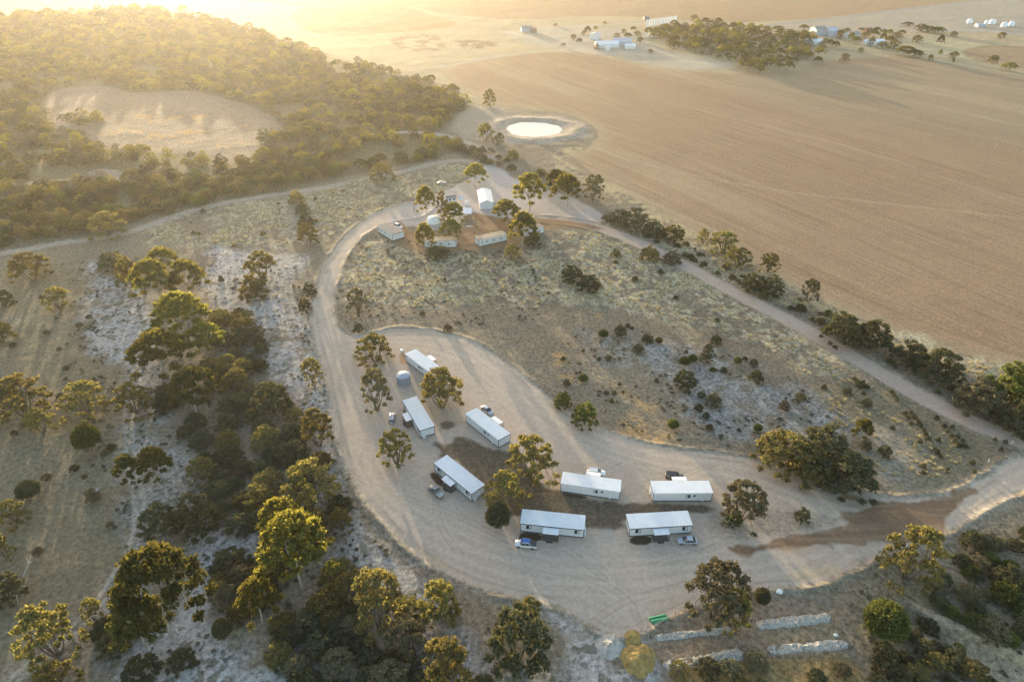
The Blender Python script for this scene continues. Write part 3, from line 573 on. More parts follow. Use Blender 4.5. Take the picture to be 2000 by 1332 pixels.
TREES = [
 # kind, cx, ybase, ytop, width, label
 ('gum',358,668,567,112,'umbrella gum with forked pale trunk, third of the tall gum line left of the loop road'),
 ('gum',318,735,640,122,'wide leaning gum with bright tips just lower left of the forked umbrella gum'),
 ('gum',318,592,500,84,'thick round gum on the left of the upper double crown left of the loop road'),
 ('gum',368,578,503,80,'gum on the right of the upper double crown, a bare limb showing below it'),
 ('gum',330,540,478,66,'topmost small dome of the gum line left of the loop road'),
 ('gumdark',384,805,718,104,'dark green gum with pale forked trunk at the lower end of the gum line'),
 ('gum',403,695,628,74,'compact yellow-green gum right beside the forked umbrella gum'),
 ('gum',592,1150,1008,150,'largest sunlit golden gum, lower left, standing beside the bend of the loop road'),
 ('gum',552,1062,976,92,'small golden gum just above the largest sunlit gum at lower left'),
 ('gum',512,1218,1130,88,'ragged golden-green gum between the big dark gum and the largest sunlit gum'),
 ('gumdark',335,1245,1064,165,'huge dark gum with one sunlit shoulder at the lower left'),
 ('gumdark',285,1265,1150,110,'dark gum hugging the lower left side of the huge dark gum'),
 ('mallee',112,1280,1180,110,'orange-topped bushy mallee at the lower left corner beside the faint wheel track'),
 ('mallee',192,1215,1168,42,'small thin orange mallee leaning on the left side of the huge dark gum'),
 ('mallee',130,1370,1298,90,'orange mallee cut by the bottom edge of the frame at the left'),
 ('shrubm',860,1205,1120,86,'dome-shaped bronze bush below the loop road, next to a parked trailer'),
 ('shrub',1012,1292,1172,132,'large dark bush with a golden tip below the bottom of the loop road'),
 ('mallee',1035,1215,1163,48,'golden mallee top growing behind the large dark bush below the loop road'),
 ('mallee',878,1362,1250,112,'speckled golden bush at the bottom edge, left of the large dark bush'),
 ('mallee',742,1225,1115,112,'bronze mallee between the largest sunlit gum and the bronze dome bush'),
 ('mallee',690,1165,1120,66,'small golden-tipped mallee beside the outer edge of the loop, above the bronze mallee'),
 ('mallee',612,985,903,112,'orange mallee against the outer left edge of the loop opposite the ute with a tray'),
 ('mallee',668,1035,990,46,'small mallee alone on pale sand between the golden gum and the loop road'),
 ('mallee',513,546,487,64,'upper of two neighbouring bushes on the pale sand right of the gum line'),
 ('shrubm',497,582,531,62,'lower, rounder of two neighbouring bushes on the pale sand right of the gum line'),
 ('mallee',66,548,490,82,'spreading mallee near the left edge below the dirt track'),
 ('mallee',118,603,560,54,'small golden mallee on bare soil near the left edge'),
 ('shrub',224,528,484,60,'dark bush at the top of the western pale sand, below the dirt track'),
 ('shrubm',256,556,488,50,'taller brown-green bush touching the dark bush below the dirt track'),
 ('mallee',52,812,735,106,'wide gold-topped mallee cluster at the left edge halfway down'),
 ('mallee',86,845,796,56,'small golden mallee just below the wide cluster at the left edge'),
 ('mallee',173,808,744,92,'low spreading mallee between the left edge cluster and the gum line'),
 ('round',179,882,830,48,'small bright green round-headed tree alone on brown ground at left'),
 ('gumdark',262,948,882,54,'left of a pair of dark little trees beside the faint wheel track'),
 ('gumdark',312,952,872,68,'right of a pair of dark little trees beside the faint wheel track'),
 ('mallee',268,806,745,76,'brown open mallee left of the dark green gum'),
 ('shrub',535,802,735,82,'dark bush with gold tips right of the dark green gum'),
 ('mallee',612,746,695,44,'small mallee at the outer edge of the loop, level with the steel tank'),
 ('mallee',625,872,794,66,'grey-green mallee at the outer edge of the loop, level with the round pad'),
 ('shrub',598,610,577,29,'lower of the two dark bushes on the left verge of the loop'),
 ('shrub',606,578,548,30,'upper of the two dark bushes on the left verge of the loop'),
 ('mallee',732,706,650,78,'open mallee with fanning stems at the upper tip of the cabin island'),
 ('malleedark',738,800,712,60,'grey shaggy mallee left of the steel water tank'),
 ('mallee',864,796,716,92,'orange mallee partly hiding the uppermost cabin by the steel tank'),
 ('mallee',775,906,836,70,'orange mallee in a kerbed bed below the parked wagon'),
 ('mallee',1036,940,850,106,'biggest orange mallee in the middle of the cabin island'),
 ('mallee',985,990,915,76,'open yellow-tipped mallee right of the cabin with the tray ute'),
 ('rounddark',973,1030,985,45,'neat dark green ball bush on gravel near the cabin with the tray ute'),
 ('malleedark',1445,1018,940,96,'thin half-bare mallee right of the rightmost cabins'),
 ('shrubg',1432,1022,988,34,'green bush at the foot of the half-bare mallee'),
 ('shrub',1565,1016,988,34,'lone grey-green bush on the spit of rough ground above the red dirt'),
 ('shrub',1117,548,512,48,'dark green hedge-like bush in the pale grass, upper left of two'),
 ('shrub',1150,566,534,50,'low dark green bush in the pale grass, lower right of two'),
 ('shrubm',1268,506,472,46,'brown round bush on the inner verge where the dirt road leaves the far yard'),
 ('shrubgrey',1312,512,486,44,'low bush overhanging the dirt road beside the brown round bush'),
 ('shrubg',1141,828,780,54,'bright green bush on the inner verge of the loop in the middle'),
 ('shrubg',1098,794,762,38,'smaller yellow-green bush up the verge from the bright green bush'),
 ('shrubm',1525,908,838,112,'brown-tipped thicket on the inner verge right of the centre, left clump'),
 ('shrub',1600,905,826,112,'dark thicket on the inner verge right of the centre, upper clump'),
 ('shrub',1650,950,880,116,'dark thicket on the inner verge right of the centre, lower right clump'),
 ('shrubm',1580,935,880,96,'brown-grey thicket on the inner verge, lowest clump by the gravel'),
 ('gumdark',1680,862,815,40,'small dark tree standing above the thicket right of the centre'),
 ('malleedark',1392,1208,1098,124,'tall grey mallee leaning over the garden yard'),
 ('mallee',1425,1222,1150,70,'hanging grey limb side of the tall mallee over the garden yard'),
 ('rounddark',1484,1180,1152,32,'small dark dome bush beside the garden yard fence'),
 ('mallee',1768,1130,1028,112,'large gold mallee below the junction of the loop and the dirt road'),
 ('round',1718,1240,1184,76,'bright green ball bush right of the garden yard'),
 ('shrubg',1960,790,690,92,'yellow-green tree clump at the right edge beyond the dirt road'),
 ('shrubm',2005,795,680,80,'golden tree cut by the right edge beyond the dirt road'),
 ('shrub',1640,668,592,84,'long dark thicket beyond the dirt road, left half'),
 ('shrub',1698,678,604,86,'long dark thicket beyond the dirt road, right half'),
 ('shrub',1470,566,520,58,'dark bush pair beyond the dirt road, left one'),
 ('shrub',1504,576,526,58,'dark bush pair beyond the dirt road, right one'),
 ('malleedark',1578,590,532,42,'thin grey tree on the paddock edge above the long dark thicket'),
 ('shrub',1775,712,662,72,'dark bush beyond the dirt road, first below the long thicket'),
 ('shrub',1830,738,672,84,'green-dark bush beyond the dirt road, second below the long thicket'),
 ('shrubgrey',1905,800,735,100,'grey tangled bush beyond the dirt road near the right edge'),
 ('shrub',1985,845,765,80,'dark bush at the right edge where the dirt road leaves the frame'),
 ('malleedark',1210,440,402,52,'low tree in the row on the paddock edge right of the far yard, first'),
 ('malleedark',1242,448,396,60,'taller tree in the row on the paddock edge right of the far yard, second'),
 ('shrub',1275,458,420,50,'dark tree in the row on the paddock edge right of the far yard, third'),
 ('shrubm',1312,468,428,58,'last low tree in the row on the paddock edge right of the far yard'),
 ('mallee',1412,492,444,72,'pale-green open tree on the paddock edge above the dirt road'),
 ('mallee',1440,520,474,60,'gold open tree in front of the pale-green one above the dirt road'),
 ('mallee',1500,530,484,46,'slim gold tree on the paddock edge right of the gold open tree'),
 ('mallee',1372,475,444,26,'tiny lone tree on the paddock edge left of the pale-green open tree'),
 ('gum',836,432,358,42,'tall narrow gum beside the power pole in the far yard'),
 ('mallee',866,432,368,30,'thin orange tree beside the tall narrow gum in the far yard'),
 ('gum',886,446,394,48,'gum in front of the pavilion in the far yard'),
 ('gum',880,470,424,46,'gum between the white dome tank and the far white cabins'),
 ('gum',926,366,315,50,'gum standing alone on gravel at the top of the far yard'),
 ('gum',829,498,430,40,'gum with white trunk in front of the far white cabin with the tan roof'),
 ('gum',1020,486,410,60,'largest gum of the far yard, right of the far cabins, white trunk'),
 ('gum',990,440,388,58,'low wide gum below the gabled white shed'),
 ('gum',1034,412,330,66,'tall gum on the right of the gravel yard, left of its neighbour'),
 ('gum',1109,405,334,62,'tall gum with clean white trunk on the right side of the gravel yard'),
 ('malleedark',1158,392,335,46,'dark-crowned gum right of the white-trunked gum by the paddock'),
 ('gumdark',1082,382,328,44,'dark gum behind the two tall gums on the right of the gravel yard'),
 ('mallee',1001,507,474,38,'small orange tree in front of the largest gum of the far yard'),
 ('shrub',856,502,478,50,'dark bush pressed against the far cabin with the tan roof'),
 ('shrub',1040,478,450,36,'dark bush at the foot of the largest gum of the far yard'),
 ('mallee',748,352,316,52,'lone golden tree at the edge of the bushland left of the far yard'),
 ('mallee',956,207,172,28,'lone tree on the paddock corner above the farm dam'),
 ('mallee',949,276,238,38,'tree between the bushland and the farm dam'),
 ('malleedark',975,282,258,26,'small tree at the left foot of the farm dam bank'),
 ('mallee',213,460,412,72,'golden tree at the bushland edge overhanging the dirt track'),
 ('mallee',604,482,434,46,'mallee on the grass below a row of dark bushes left of the far yard'),
 ('shrub',598,442,412,34,'dark bush in the short row left of the far yard, lowest'),
 ('shrub',592,418,390,32,'dark bush in the short row left of the far yard, middle'),
 ('shrubm',580,398,368,34,'brown bush in the short row left of the far yard, uppermost'),
 ('malleedark',700,612,560,46,'grey thin tree on the grass inside the upper left bend of the loop'),
 ('shrub',12,600,556,40,'dark bush cut by the left edge below the spreading mallee'),
 ('shrubm',8,668,618,48,'green-gold bush cut by the left edge, second from the dirt track'),
 ('shrub',18,780,752,50,'dark shrub behind the wide gold-topped cluster at the left edge'),
 ('mallee',35,1022,978,60,'small golden mallee at the left edge in the lower half'),
 ('mallee',14,1090,1040,44,'yellow mallee cut by the left edge above the dead branches'),
 ('shrub',20,1170,1110,70,'dark bush cut by the left edge around the dead branches'),
 ('rounddark',62,972,942,42,'dark low mound bush near the left edge'),
 ('shrubgrey',185,978,952,32,'pale grey cushion bush with a light top on brown ground at left'),
 ('shrub',320,1040,975,80,'dark broad bush on pale sand above the huge dark gum, left'),
 ('shrub',395,1035,958,92,'dark broad bush on pale sand above the huge dark gum, right'),
 ('rounddark',440,1245,1212,36,'dark ball bush on white sand right of the huge dark gum'),
]
for t_ in TREES: px_tree(*t_)

# gaps and fillers: named thickets whose plants look alike
def in_poly(P, x, y): return sdf(P, np.array([x]), np.array([y]))[0] > 0
LOOK = {'shrub':'dark green','shrubm':'bronze','mallee':'orange-tipped','malleedark':'thin grey','shrubg':'bright green','shrubgrey':'grey'}
def scatter(polys, n, wr, kinds, label, group, cat=None, name=None, mind=.55, hr=(.5,.75), avoid_road=True, single=False):
    P = C(polys, 1); k = 0; tries = 0; lo_w = wr[0]
    lo, hi = P.min(0), P.max(0)
    while k < n and tries < n*60:
        tries += 1; x = random.uniform(lo[0],hi[0]); y = random.uniform(lo[1],hi[1]); w = random.uniform(*wr)
        if not in_poly(P,x,y): continue
        if avoid_road and (sdf(P_LOOP,np.array([x]),np.array([y]))[0] > -w*.45 or ldist(L_DIRT,np.array([x]),np.array([y]))[0] < 3.6+w*.45): continue
        if any((x-a)**2+(y-b)**2 < (mind*(w*.5+r))**2 for a,b,r in OCC): continue
        kd = random.choice(kinds); vt = (y-lo[1])/(hi[1]-lo[1]); hz_ = 'far' if vt > .66 else ('near' if vt < .33 else 'middle')
        cz = 'bush' if w > 4 else 'shrub'; sz = 'big' if w > lo_w+.66*(wr[1]-lo_w) else ('small' if w < lo_w+.33*(wr[1]-lo_w) else 'mid-sized')
        put_tree(kd, x, y, w, w*random.uniform(*hr), f'{sz} {LOOK[kd]} {cz} in the {hz_} part of {label}', group=group, cat=cz, name=cz, single=single); k += 1
scatter([(410,600),(500,620),(520,700),(490,760),(560,800),(640,880),(660,960),(680,1030),(640,1090),(560,1090),(470,1040),(400,960),(370,860),(300,760),(330,740),(400,720)], 62, (5,11), ['shrub','shrub','shrubm','shrub','mallee'], 'the thicket left of the loop', 'shrubs of the thicket left of the loop road')
scatter([(440,1080),(560,1120),(680,1100),(700,1150),(800,1180),(830,1250),(810,1360),(600,1380),(560,1290),(480,1240),(420,1160)], 46, (5,11), ['shrub','shrub','shrub','shrubm','malleedark'], 'the thicket around the largest gum', 'shrubs of the thicket at the bottom of the photo')
scatter([(200,1190),(400,1200),(380,1290),(300,1330),(210,1290)], 7, (5,9), ['shrub'], 'the ground under the huge dark gum', 'shrubs under the huge dark gum')
scatter([(700,1230),(940,1300),(960,1400),(700,1400)], 5, (4,7), ['shrub','mallee'], 'the bottom edge left of centre', 'bushes along the bottom edge')
scatter([(1830,1060),(2060,1040),(2060,1260),(2000,1300),(1880,1210),(1800,1180),(1790,1130)], 34, (3.5,8), ['shrub','shrubg','shrubgrey','shrub'], 'the lower right slope', 'shrubs of the lower right slope')
scatter([(1690,1240),(1790,1200),(1880,1250),(1990,1370),(1700,1400)], 26, (3,7), ['shrub','shrubg','shrub','mallee'], 'the bottom right corner', 'shrubs of the bottom right corner')
scatter([(1290,1300),(1500,1290),(1680,1290),(1680,1400),(1290,1400)], 12, (3,6.5), ['shrubgrey','shrub','mallee'], 'the strip below the garden yard', 'bushes along the bottom of the garden yard')
scatter([(1000,310),(1040,330),(1100,345),(1130,380),(1060,360),(985,335),(900,300),(880,275),(920,285)], 22, (5,9), ['shrub','malleedark','shrubm'], 'the belt beside the farm dam', 'bushes of the belt by the farm dam')
scatter([(1150,390),(1250,430),(1330,470),(1460,540),(1600,600),(1760,690),(1990,800),(2000,860),(1900,810),(1700,690),(1560,620),(1400,540),(1260,470),(1170,430)], 70, (1.6,4.5), ['shrub','shrubgrey','shrubm','shrubg'], 'the dirt road verge', 'scrub of the dirt road verge', mind=.4)
scatter([(280,430),(560,385),(700,360),(640,440),(600,560),(400,470)], 14, (1.5,3.5), ['shrub','shrubm'], 'the dry grass by the bushland', 'small bushes on the dry grass')
scatter([(0,560),(200,520),(240,760),(260,1000),(180,1180),(0,1200)], 22, (1.3,3.4), ['shrub','shrubgrey'], 'the olive ground at left', 'small bushes of the western ground')

# planted and wild little shrubs inside the loop
SMALL = [(1211,645,28,'s'),(1178,653,20,'g'),(1264,660,26,'s'),(1286,666,15,'g'),(1246,680,25,'s'),(1398,664,26,'s'),(1383,680,22,'s'),(1378,696,30,'s'),(1336,708,22,'g'),(1352,703,19,'g'),(1336,740,48,'s'),(1440,705,16,'g'),(1471,708,20,'s'),(1455,700,11,'s'),(1413,722,17,'s'),(1391,724,13,'g'),(1475,734,32,'s'),(1369,771,20,'s'),(1392,781,34,'r'),(1364,796,21,'s'),(1378,811,17,'s'),(1385,834,17,'s'),(1443,839,10,'s'),(1314,830,23,'g'),(1282,743,11,'s'),(1139,740,19,'g'),(1107,746,17,'r'),(1479,836,18,'g'),(1530,790,26,'r'),(1561,778,28,'m'),(1203,512,11,'s'),(1202,494,24,'r'),(1188,697,18,'r'),(1408,851,10,'s'),(1342,765,16,'s'),(1210,750,9,'s'),(1183,765,11,'s'),(1200,765,11,'s'),(1217,764,9,'s'),(1194,781,12,'s'),(1139,684,9,'s'),(1654,763,21,'s'),(1609,754,13,'s'),(1692,784,22,'s'),(1690,868,24,'s'),(1726,880,30,'s'),(825,612,14,'s'),(875,640,22,'r'),(1320,580,12,'s'),(1240,545,16,'s'),(1290,530,14,'s'),(1400,625,12,'s'),(432,545,14,'s'),(431,540,10,'s'),(1100,700,10,'s'),(700,640,24,'s'),(1226,636,12,'s'),(1170,700,10,'s'),(1235,640,8,'s'),(1340,688,10,'s')]
kk = {'s':'shrub','g':'round','r':'shrubgrey','m':'mallee'}; nn_ = {'s':'dark','g':'bright green','r':'grey-brown','m':'golden'}
for x_, y_, w_, k_ in SMALL:
    s = 'the ash-grey patch' if (1300 < x_ < 1640 and 660 < y_ < 870) else ('the pale grass' if y_ < 600 else ('the inner verge of the loop' if x_ < 1300 else 'the planted slope'))
    px_tree(kk[k_], x_, y_+w_*.3, y_-w_*.45, w_, f'{nn_[k_]} cushion shrub growing on {s} inside the loop', group=f'{nn_[k_]} cushion shrubs on {s}', cat='shrub', name='shrub')
ROWS = [(745,720),(760,735),(790,740),(760,750),(800,760),(815,765),(775,765),(795,795),(945,790),(960,810),(975,835),(1020,905),(1050,900),(1035,930),(1075,935),(1065,920),(1090,955),(1105,975),(1120,1000),(1130,1022),(1145,1045),(1180,1100),(1195,1115),(1210,1140),(1250,1210),(1385,1170),(1395,1220),(1230,975),(1275,980),(1250,1002),(1270,1030),(1305,1030),(1290,1055),(1330,1055),(1310,1080),(1350,1085),(1300,1075),(1330,1080),(1190,930),(1050,965),(1100,1060),(1200,1050),(1120,1195),(1115,1230),(950,985),(1505,1050),(1560,1062),(1540,1100)]
for x_, y_ in ROWS:
    px_tree('shrub', 1400+x_/2.775, 480+y_/2.775+3, 480+y_/2.775-6, random.uniform(8,12), 'little dark planted shrub in the rows on the slope beside the dirt road', group='planted shrubs in rows', cat='shrub', name='shrub', single=True)

# ------------------------------------------------------------------ bushland: nearest trees are things, the rest one mass
cand = []
yy = 262.0
while yy < 1080:
    sp_ = 4.9+yy*.0052; xx = -760.0
    while xx < 60:
        x = xx+random.uniform(-.45,.45)*sp_; y = yy+random.uniform(-.45,.45)*sp_; cand.append((x,y,sp_)); xx += sp_
    yy += sp_
cand = np.array(cand); cx_, cy_ = cand[:,0], cand[:,1]
ok = (sdf(P_FOR,cx_,cy_) > 1) & (sdf(P_CLR,cx_,cy_) < -1.5) & (sdf(P_CLR2,cx_,cy_) < -1) & (ldist(L_LT,cx_,cy_) > 4) & (ldist(L_NT,cx_,cy_) > 4.5) & (ldist(L_WT,cx_,cy_) > 4)
den = fbm(cx_,cy_,22,91,3); ok &= (den > .38) & (np.abs(cx_) < .629*cy_+53+70)
for q in ([(120,225),(200,225),(212,250),(150,248),(115,240)],): ok |= (sdf(C(q,1),cx_,cy_) > 0)
cand = cand[ok]; dist = np.hypot(cand[:,0],cand[:,1]); cand = cand[np.argsort(dist)]
vis = np.abs(cand[:,0]) < .629*cand[:,1]+53
near = cand[vis][:170]; rest = np.vstack([cand[vis][170:], cand[~vis]])
KN = ['mallee','shrubm','shrubg','mallee','gumdark','shrub']
for x,y,s in near:
    w = s*random.uniform(.95,1.5); kd = random.choice(KN); pxx = 1000+FPX*x/(y*CP+CAM_H*SP)
    zn = 'at the left edge of the photo' if pxx < 130 else ('above the bend of the dirt track' if pxx < 330 else ('below the pale clearing' if pxx < 560 else 'left of the far yard'))
    sz = 'broad' if w > s*1.3 else ('small' if w < s*1.1 else 'mid-sized')
    put_tree(kd, x, y, w, w*random.uniform(.55,.8), f"{sz} {dict(LOOK, gumdark='dark domed')[kd]} eucalypt on the bushland edge {zn}", name='tree', cat='tree', group='trees along the near side of the bushland')
# far mass through geometry nodes
lowcol = bpy.data.collections.new('bush_shapes')
LOW = []
for i,(sh,lm) in enumerate((('mallee','grey'),('shrub','dark'),('gum','gum'),('shrub','mallee'),('gum','gumdark'),('mallee','gum'))):
    VT,FT,Q,FL = tree_arrays(sh, 300+i, .30)
    me = fast_mesh('bush_shape', np.vstack([VT,Q]), np.vstack([FT,FL+len(VT)]), [M_BARKD, M_LEAF[lm]], np.concatenate([np.zeros(len(FT)),np.ones(len(FL))]), smooth=False)
    o = bpy.data.objects.new(f'bush_shape', me); lowcol.objects.link(o); LOW.append(o)
def gn_scatter(name, pts, rots, scl, idx, coll):
    me = bpy.data.meshes.new(name); me.from_pydata([tuple(p) for p in pts], [], []); n = len(pts)
    a = me.attributes.new('rot','FLOAT_VECTOR','POINT'); r3 = np.zeros((n,3)); r3[:,2] = rots; a.data.foreach_set('vector', r3.ravel())
    a = me.attributes.new('scl','FLOAT_VECTOR','POINT'); a.data.foreach_set('vector', np.ascontiguousarray(scl).ravel())
    a = me.attributes.new('idx','INT','POINT'); a.data.foreach_set('value', np.asarray(idx,np.int32))
    o = bpy.data.objects.new(name, me); link(o)
    ng = bpy.data.node_groups.new(name+'_nodes','GeometryNodeTree')
    ng.interface.new_socket('Geometry', in_out='INPUT', socket_type='NodeSocketGeometry'); ng.interface.new_socket('Geometry', in_out='OUTPUT', socket_type='NodeSocketGeometry')
    gi = ng.nodes.new('NodeGroupInput'); go = ng.nodes.new('NodeGroupOutput'); ip = ng.nodes.new('GeometryNodeInstanceOnPoints'); ci = ng.nodes.new('GeometryNodeCollectionInfo')
    ci.inputs['Collection'].default_value = coll; ci.inputs['Separate Children'].default_value = True; ci.inputs['Reset Children'].default_value = True
    ip.inputs['Pick Instance'].default_value = True
    def na(nm, dt):
        q = ng.nodes.new('GeometryNodeInputNamedAttribute'); q.data_type = dt; q.inputs['Name'].default_value = nm; return q.outputs[0]
    L = ng.links.new; L(gi.outputs[0], ip.inputs['Points']); L(ci.outputs[0], ip.inputs['Instance']); L(na('idx','INT'), ip.inputs['Instance Index'])
    L(na('rot','FLOAT_VECTOR'), ip.inputs['Rotation']); L(na('scl','FLOAT_VECTOR'), ip.inputs['Scale']); L(ip.outputs[0], go.inputs[0])
    md = o.modifiers.new('scatter','NODES'); md.node_group = ng; return o
n = len(rest); ws_ = rest[:,2]*RNG.uniform(.8,1.5,n)**1.2; hs_ = ws_*RNG.uniform(.5,.8,n)
o = gn_scatter('bushland', np.stack([rest[:,0],rest[:,1],terrain(rest[:,0],rest[:,1])-.05],1), RNG.uniform(0,6.28,n), np.stack([ws_,ws_,hs_],1), RNG.integers(0,6,n), lowcol)
tag(o, 'hazy golden mass of eucalypt bushland stretching to the far left', 'bushland', kind='stuff')
print('near trees', len(near), 'rest', n)
# the wood beside the farm
WOOD = [(1275,60),(1340,55),(1420,60),(1500,70),(1580,80),(1600,92),(1570,110),(1540,128),(1500,145),(1460,142),(1440,128),(1400,112),(1330,98),(1290,88)]
P_WOOD = C(WOOD,1); lo, hi = P_WOOD.min(0)-15, P_WOOD.max(0)+15; q = []
yy = lo[1]
while yy < hi[1]:
    xx = lo[0]
    while xx < hi[0]:
        q.append((xx+random.uniform(-3,3), yy+random.uniform(-3,3))); xx += 11
    yy += 11
q = np.array(q); q = q[(sdf(P_WOOD,q[:,0],q[:,1],40) > -8+60*(fbm(q[:,0],q[:,1],26,97,3)-.46))]; n = len(q); ws_ = RNG.uniform(6,14,n)
o = gn_scatter('farm_wood', np.stack([q[:,0],q[:,1],terrain(q[:,0],q[:,1])],1), RNG.uniform(0,6.28,n), np.stack([ws_,ws_,ws_*RNG.uniform(.6,.9,n)],1), RNG.choice([0,2,4,4,2],n), lowcol)
tag(o, 'irregular wood of dark eucalypts beside the distant farm sheds', 'wood', kind='stuff')
FART = [(1570,60,48,20),(1585,74,60,16),(1640,72,58,18),(1652,66,54,16),(1670,88,70,22),(1688,76,62,18),(1704,72,58,20),(1722,96,80,22),(1738,86,70,20),(1750,78,62,22),(1632,96,80,16),(1605,100,86,20),(1575,112,98,22),(1680,104,92,12),(1725,68,56,14),(1542,68,56,22),(1520,62,50,24),(1120,78,66,12),(1132,86,74,12),(1085,52,46,10),(1100,92,84,10),(1250,84,72,14),(1236,62,52,12),(1218,66,56,12),(1275,48,38,14),(1355,42,28,16),(1148,68,50,14),(1140,70,58,10),(1162,62,50,10),(1205,75,64,14),(1225,76,64,16),(1245,72,60,16),(1265,70,52,18),(1270,104,96,12),(1772,52,42,22),(1812,64,50,28),(1830,66,52,26),(1798,62,46,24),(1833,92,66,14),(1862,72,60,14),(1764,110,88,34),(1745,96,78,26),(1785,112,96,30),(1816,120,106,10),(1834,112,96,8),(1861,116,100,18),(1859,128,112,4),(1938,124,106,20),(1970,138,120,28),(1649,120,104,20),(1596,126,110,18),(1638,78,60,12),(1660,84,62,14),(1700,92,70,14),(1722,82,62,12),(1625,60,52,14),(1680,62,54,12),(1604,66,54,14),(1760,68,58,14),(1440,92,60,40),(1180,50,42,10),(1955,76,62,16),(1710,64,52,16),(1165,97,83,10),(1735,72,56,14),(1790,84,68,20),(1620,92,76,12),(1612,84,74,18)]
for i,(a,b,c_,w_) in enumerate(FART):
    px_tree(['gum','mallee','gumdark','mallee'][i % 4], a, b, c_, w_*1.15, f"{'tall ' if b-c_ > 19 else ''}{'broad' if w_ > 19 else ('small' if w_ < 14 else 'mid-sized')} {['domed','open','dark','thin'][i % 4]} hazy tree " + ('just left of the large machinery sheds' if a < 1590 else 'around the machinery sheds and farmhouses' if a < 1730 else 'right of the right-hand farmhouses' if a < 1850 else 'near the brown field at the far right') if a > 1500 else f"{'small' if w_ < 13 else 'bigger'} hazy {['domed','open','dark','thin'][i % 4]} tree " + ('left of the long pale shed' if a < 1175 else 'between the long pale shed and the silos' if a < 1262 else 'beside the silo rows'), group='trees around the distant farms' if a > 1560 else 'trees around the distant sheds', name='tree', cat='tree')

# ------------------------------------------------------------------ grass tufts and ground litter (nobody could count these)
M_STRAW = leaf_mat('straw_blades', (.50,.43,.28), (.52,.42,.23), .3, .15); M_LITTER = leaf_mat('low_heath', (.125,.118,.08), (.15,.13,.07), .2, .4)
def tuft(seed, n, flat):
    r = np.random.default_rng(seed); a = r.uniform(0,6.28,n); rr = r.uniform(0,.45,n); b0 = np.stack([rr*np.cos(a)*.6,rr*np.sin(a)*.6,np.zeros(n)],1)
    tp = np.stack([rr*np.cos(a)*1.5+r.normal(0,.1,n),rr*np.sin(a)*1.5+r.normal(0,.1,n),r.uniform(.35,1,n)*flat],1); s = np.stack([-np.sin(a),np.cos(a),np.zeros(n)],1)*.07
    Q = np.stack([b0-s,b0+s,tp+s*.5,tp-s*.5],1).reshape(-1,3); return Q, np.arange(n*4).reshape(n,4)
tc_ = bpy.data.collections.new('tuft_shapes'); lc_ = bpy.data.collections.new('heath_shapes')
for i in range(3):
    Q,F = tuft(i,26,1.0); tc_.objects.link(bpy.data.objects.new('tuft_shape', fast_mesh('tuft_shape',Q,F,[M_STRAW],smooth=False)))
    VT,FT,Q,FL = tree_arrays('shrub', 500+i, .12); lc_.objects.link(bpy.data.objects.new('heath_shape', fast_mesh('heath_shape',Q,FL,[M_LITTER],smooth=False)))
def cloud(polys, per, keep):
    out = []
    for pl in polys:
        P = C(pl,1); lo, hi = P.min(0), P.max(0); n = int((hi-lo).prod()*per); x = RNG.uniform(lo[0],hi[0],n); y = RNG.uniform(lo[1],hi[1],n)
        m = (sdf(P,x,y) > 0)&(sdf(P_LOOP,x,y) < -.6)&(ldist(L_DIRT,x,y) > 3.8)&(sdf(P_APRON,x,y) < -.5)&keep(x,y); out.append(np.stack([x[m],y[m]],1))
    return np.vstack(out)
g = cloud([[(665,500),(740,470),(830,495),(940,500),(1060,480),(1120,450),(1220,470),(1330,520),(1450,595),(1560,665),(1700,760),(1600,745),(1500,690),(1390,640),(1280,620),(1200,590),(1080,590),(960,600),(860,600),(750,600),(680,590)],
           [(270,470),(330,425),(460,398),(580,385),(640,372),(700,352),(800,345),(900,315),(930,340),(850,375),(770,400),(700,430),(640,470),(560,480),(400,480)],
           [(1140,402),(1200,420),(1300,465),(1400,505),(1500,560),(1600,600),(1750,660),(1900,705),(2000,730),(2020,850),(1850,770),(1650,660),(1480,580),(1360,520),(1250,465),(1150,430)],
           [(1600,760),(1750,800),(1900,870),(1850,940),(1720,930),(1650,860)]], .55, lambda x,y: (fbm(x,y,12,21,4)*.5+fbm(x,y,3.2,41,3)*.5) > .50)
n = len(g); s = RNG.uniform(.5,1.25,n)
o = gn_scatter('dry_grass', np.stack([g[:,0],g[:,1],terrain(g[:,0],g[:,1])],1), RNG.uniform(0,6.28,n), np.stack([s,s,s*RNG.uniform(.4,.8,n)],1), RNG.integers(0,3,n), tc_); tag(o,'pale dry grass tufts scattered over the fields around the yard','grass',kind='stuff'); print('grass',n)
g = cloud([[(160,500),(600,480),(640,800),(700,1000),(850,1180),(1100,1250),(1120,1400),(200,1400),(380,1150),(250,950),(180,700)],
           [(1100,600),(1640,760),(1700,880),(1480,880),(1200,850),(1050,740)],[(1640,1130),(1900,1050),(2080,1010),(2080,1400),(1700,1400)],[(620,440),(760,470),(1060,500),(1100,640),(800,630),(660,640)],
           [(100,520),(180,500),(280,1000),(220,1150)]], .16, lambda x,y: fbm(x,y,6,95,3) > .50)
n = len(g); s = RNG.uniform(.35,1.4,n)**1.2
o = gn_scatter('low_heath', np.stack([g[:,0],g[:,1],terrain(g[:,0],g[:,1])-.03],1), RNG.uniform(0,6.28,n), np.stack([s,s,s*.5],1), RNG.integers(0,3,n), lc_); tag(o,'low dark heath and litter dotted over the sand and soil','heath',kind='stuff'); print('heath',n)

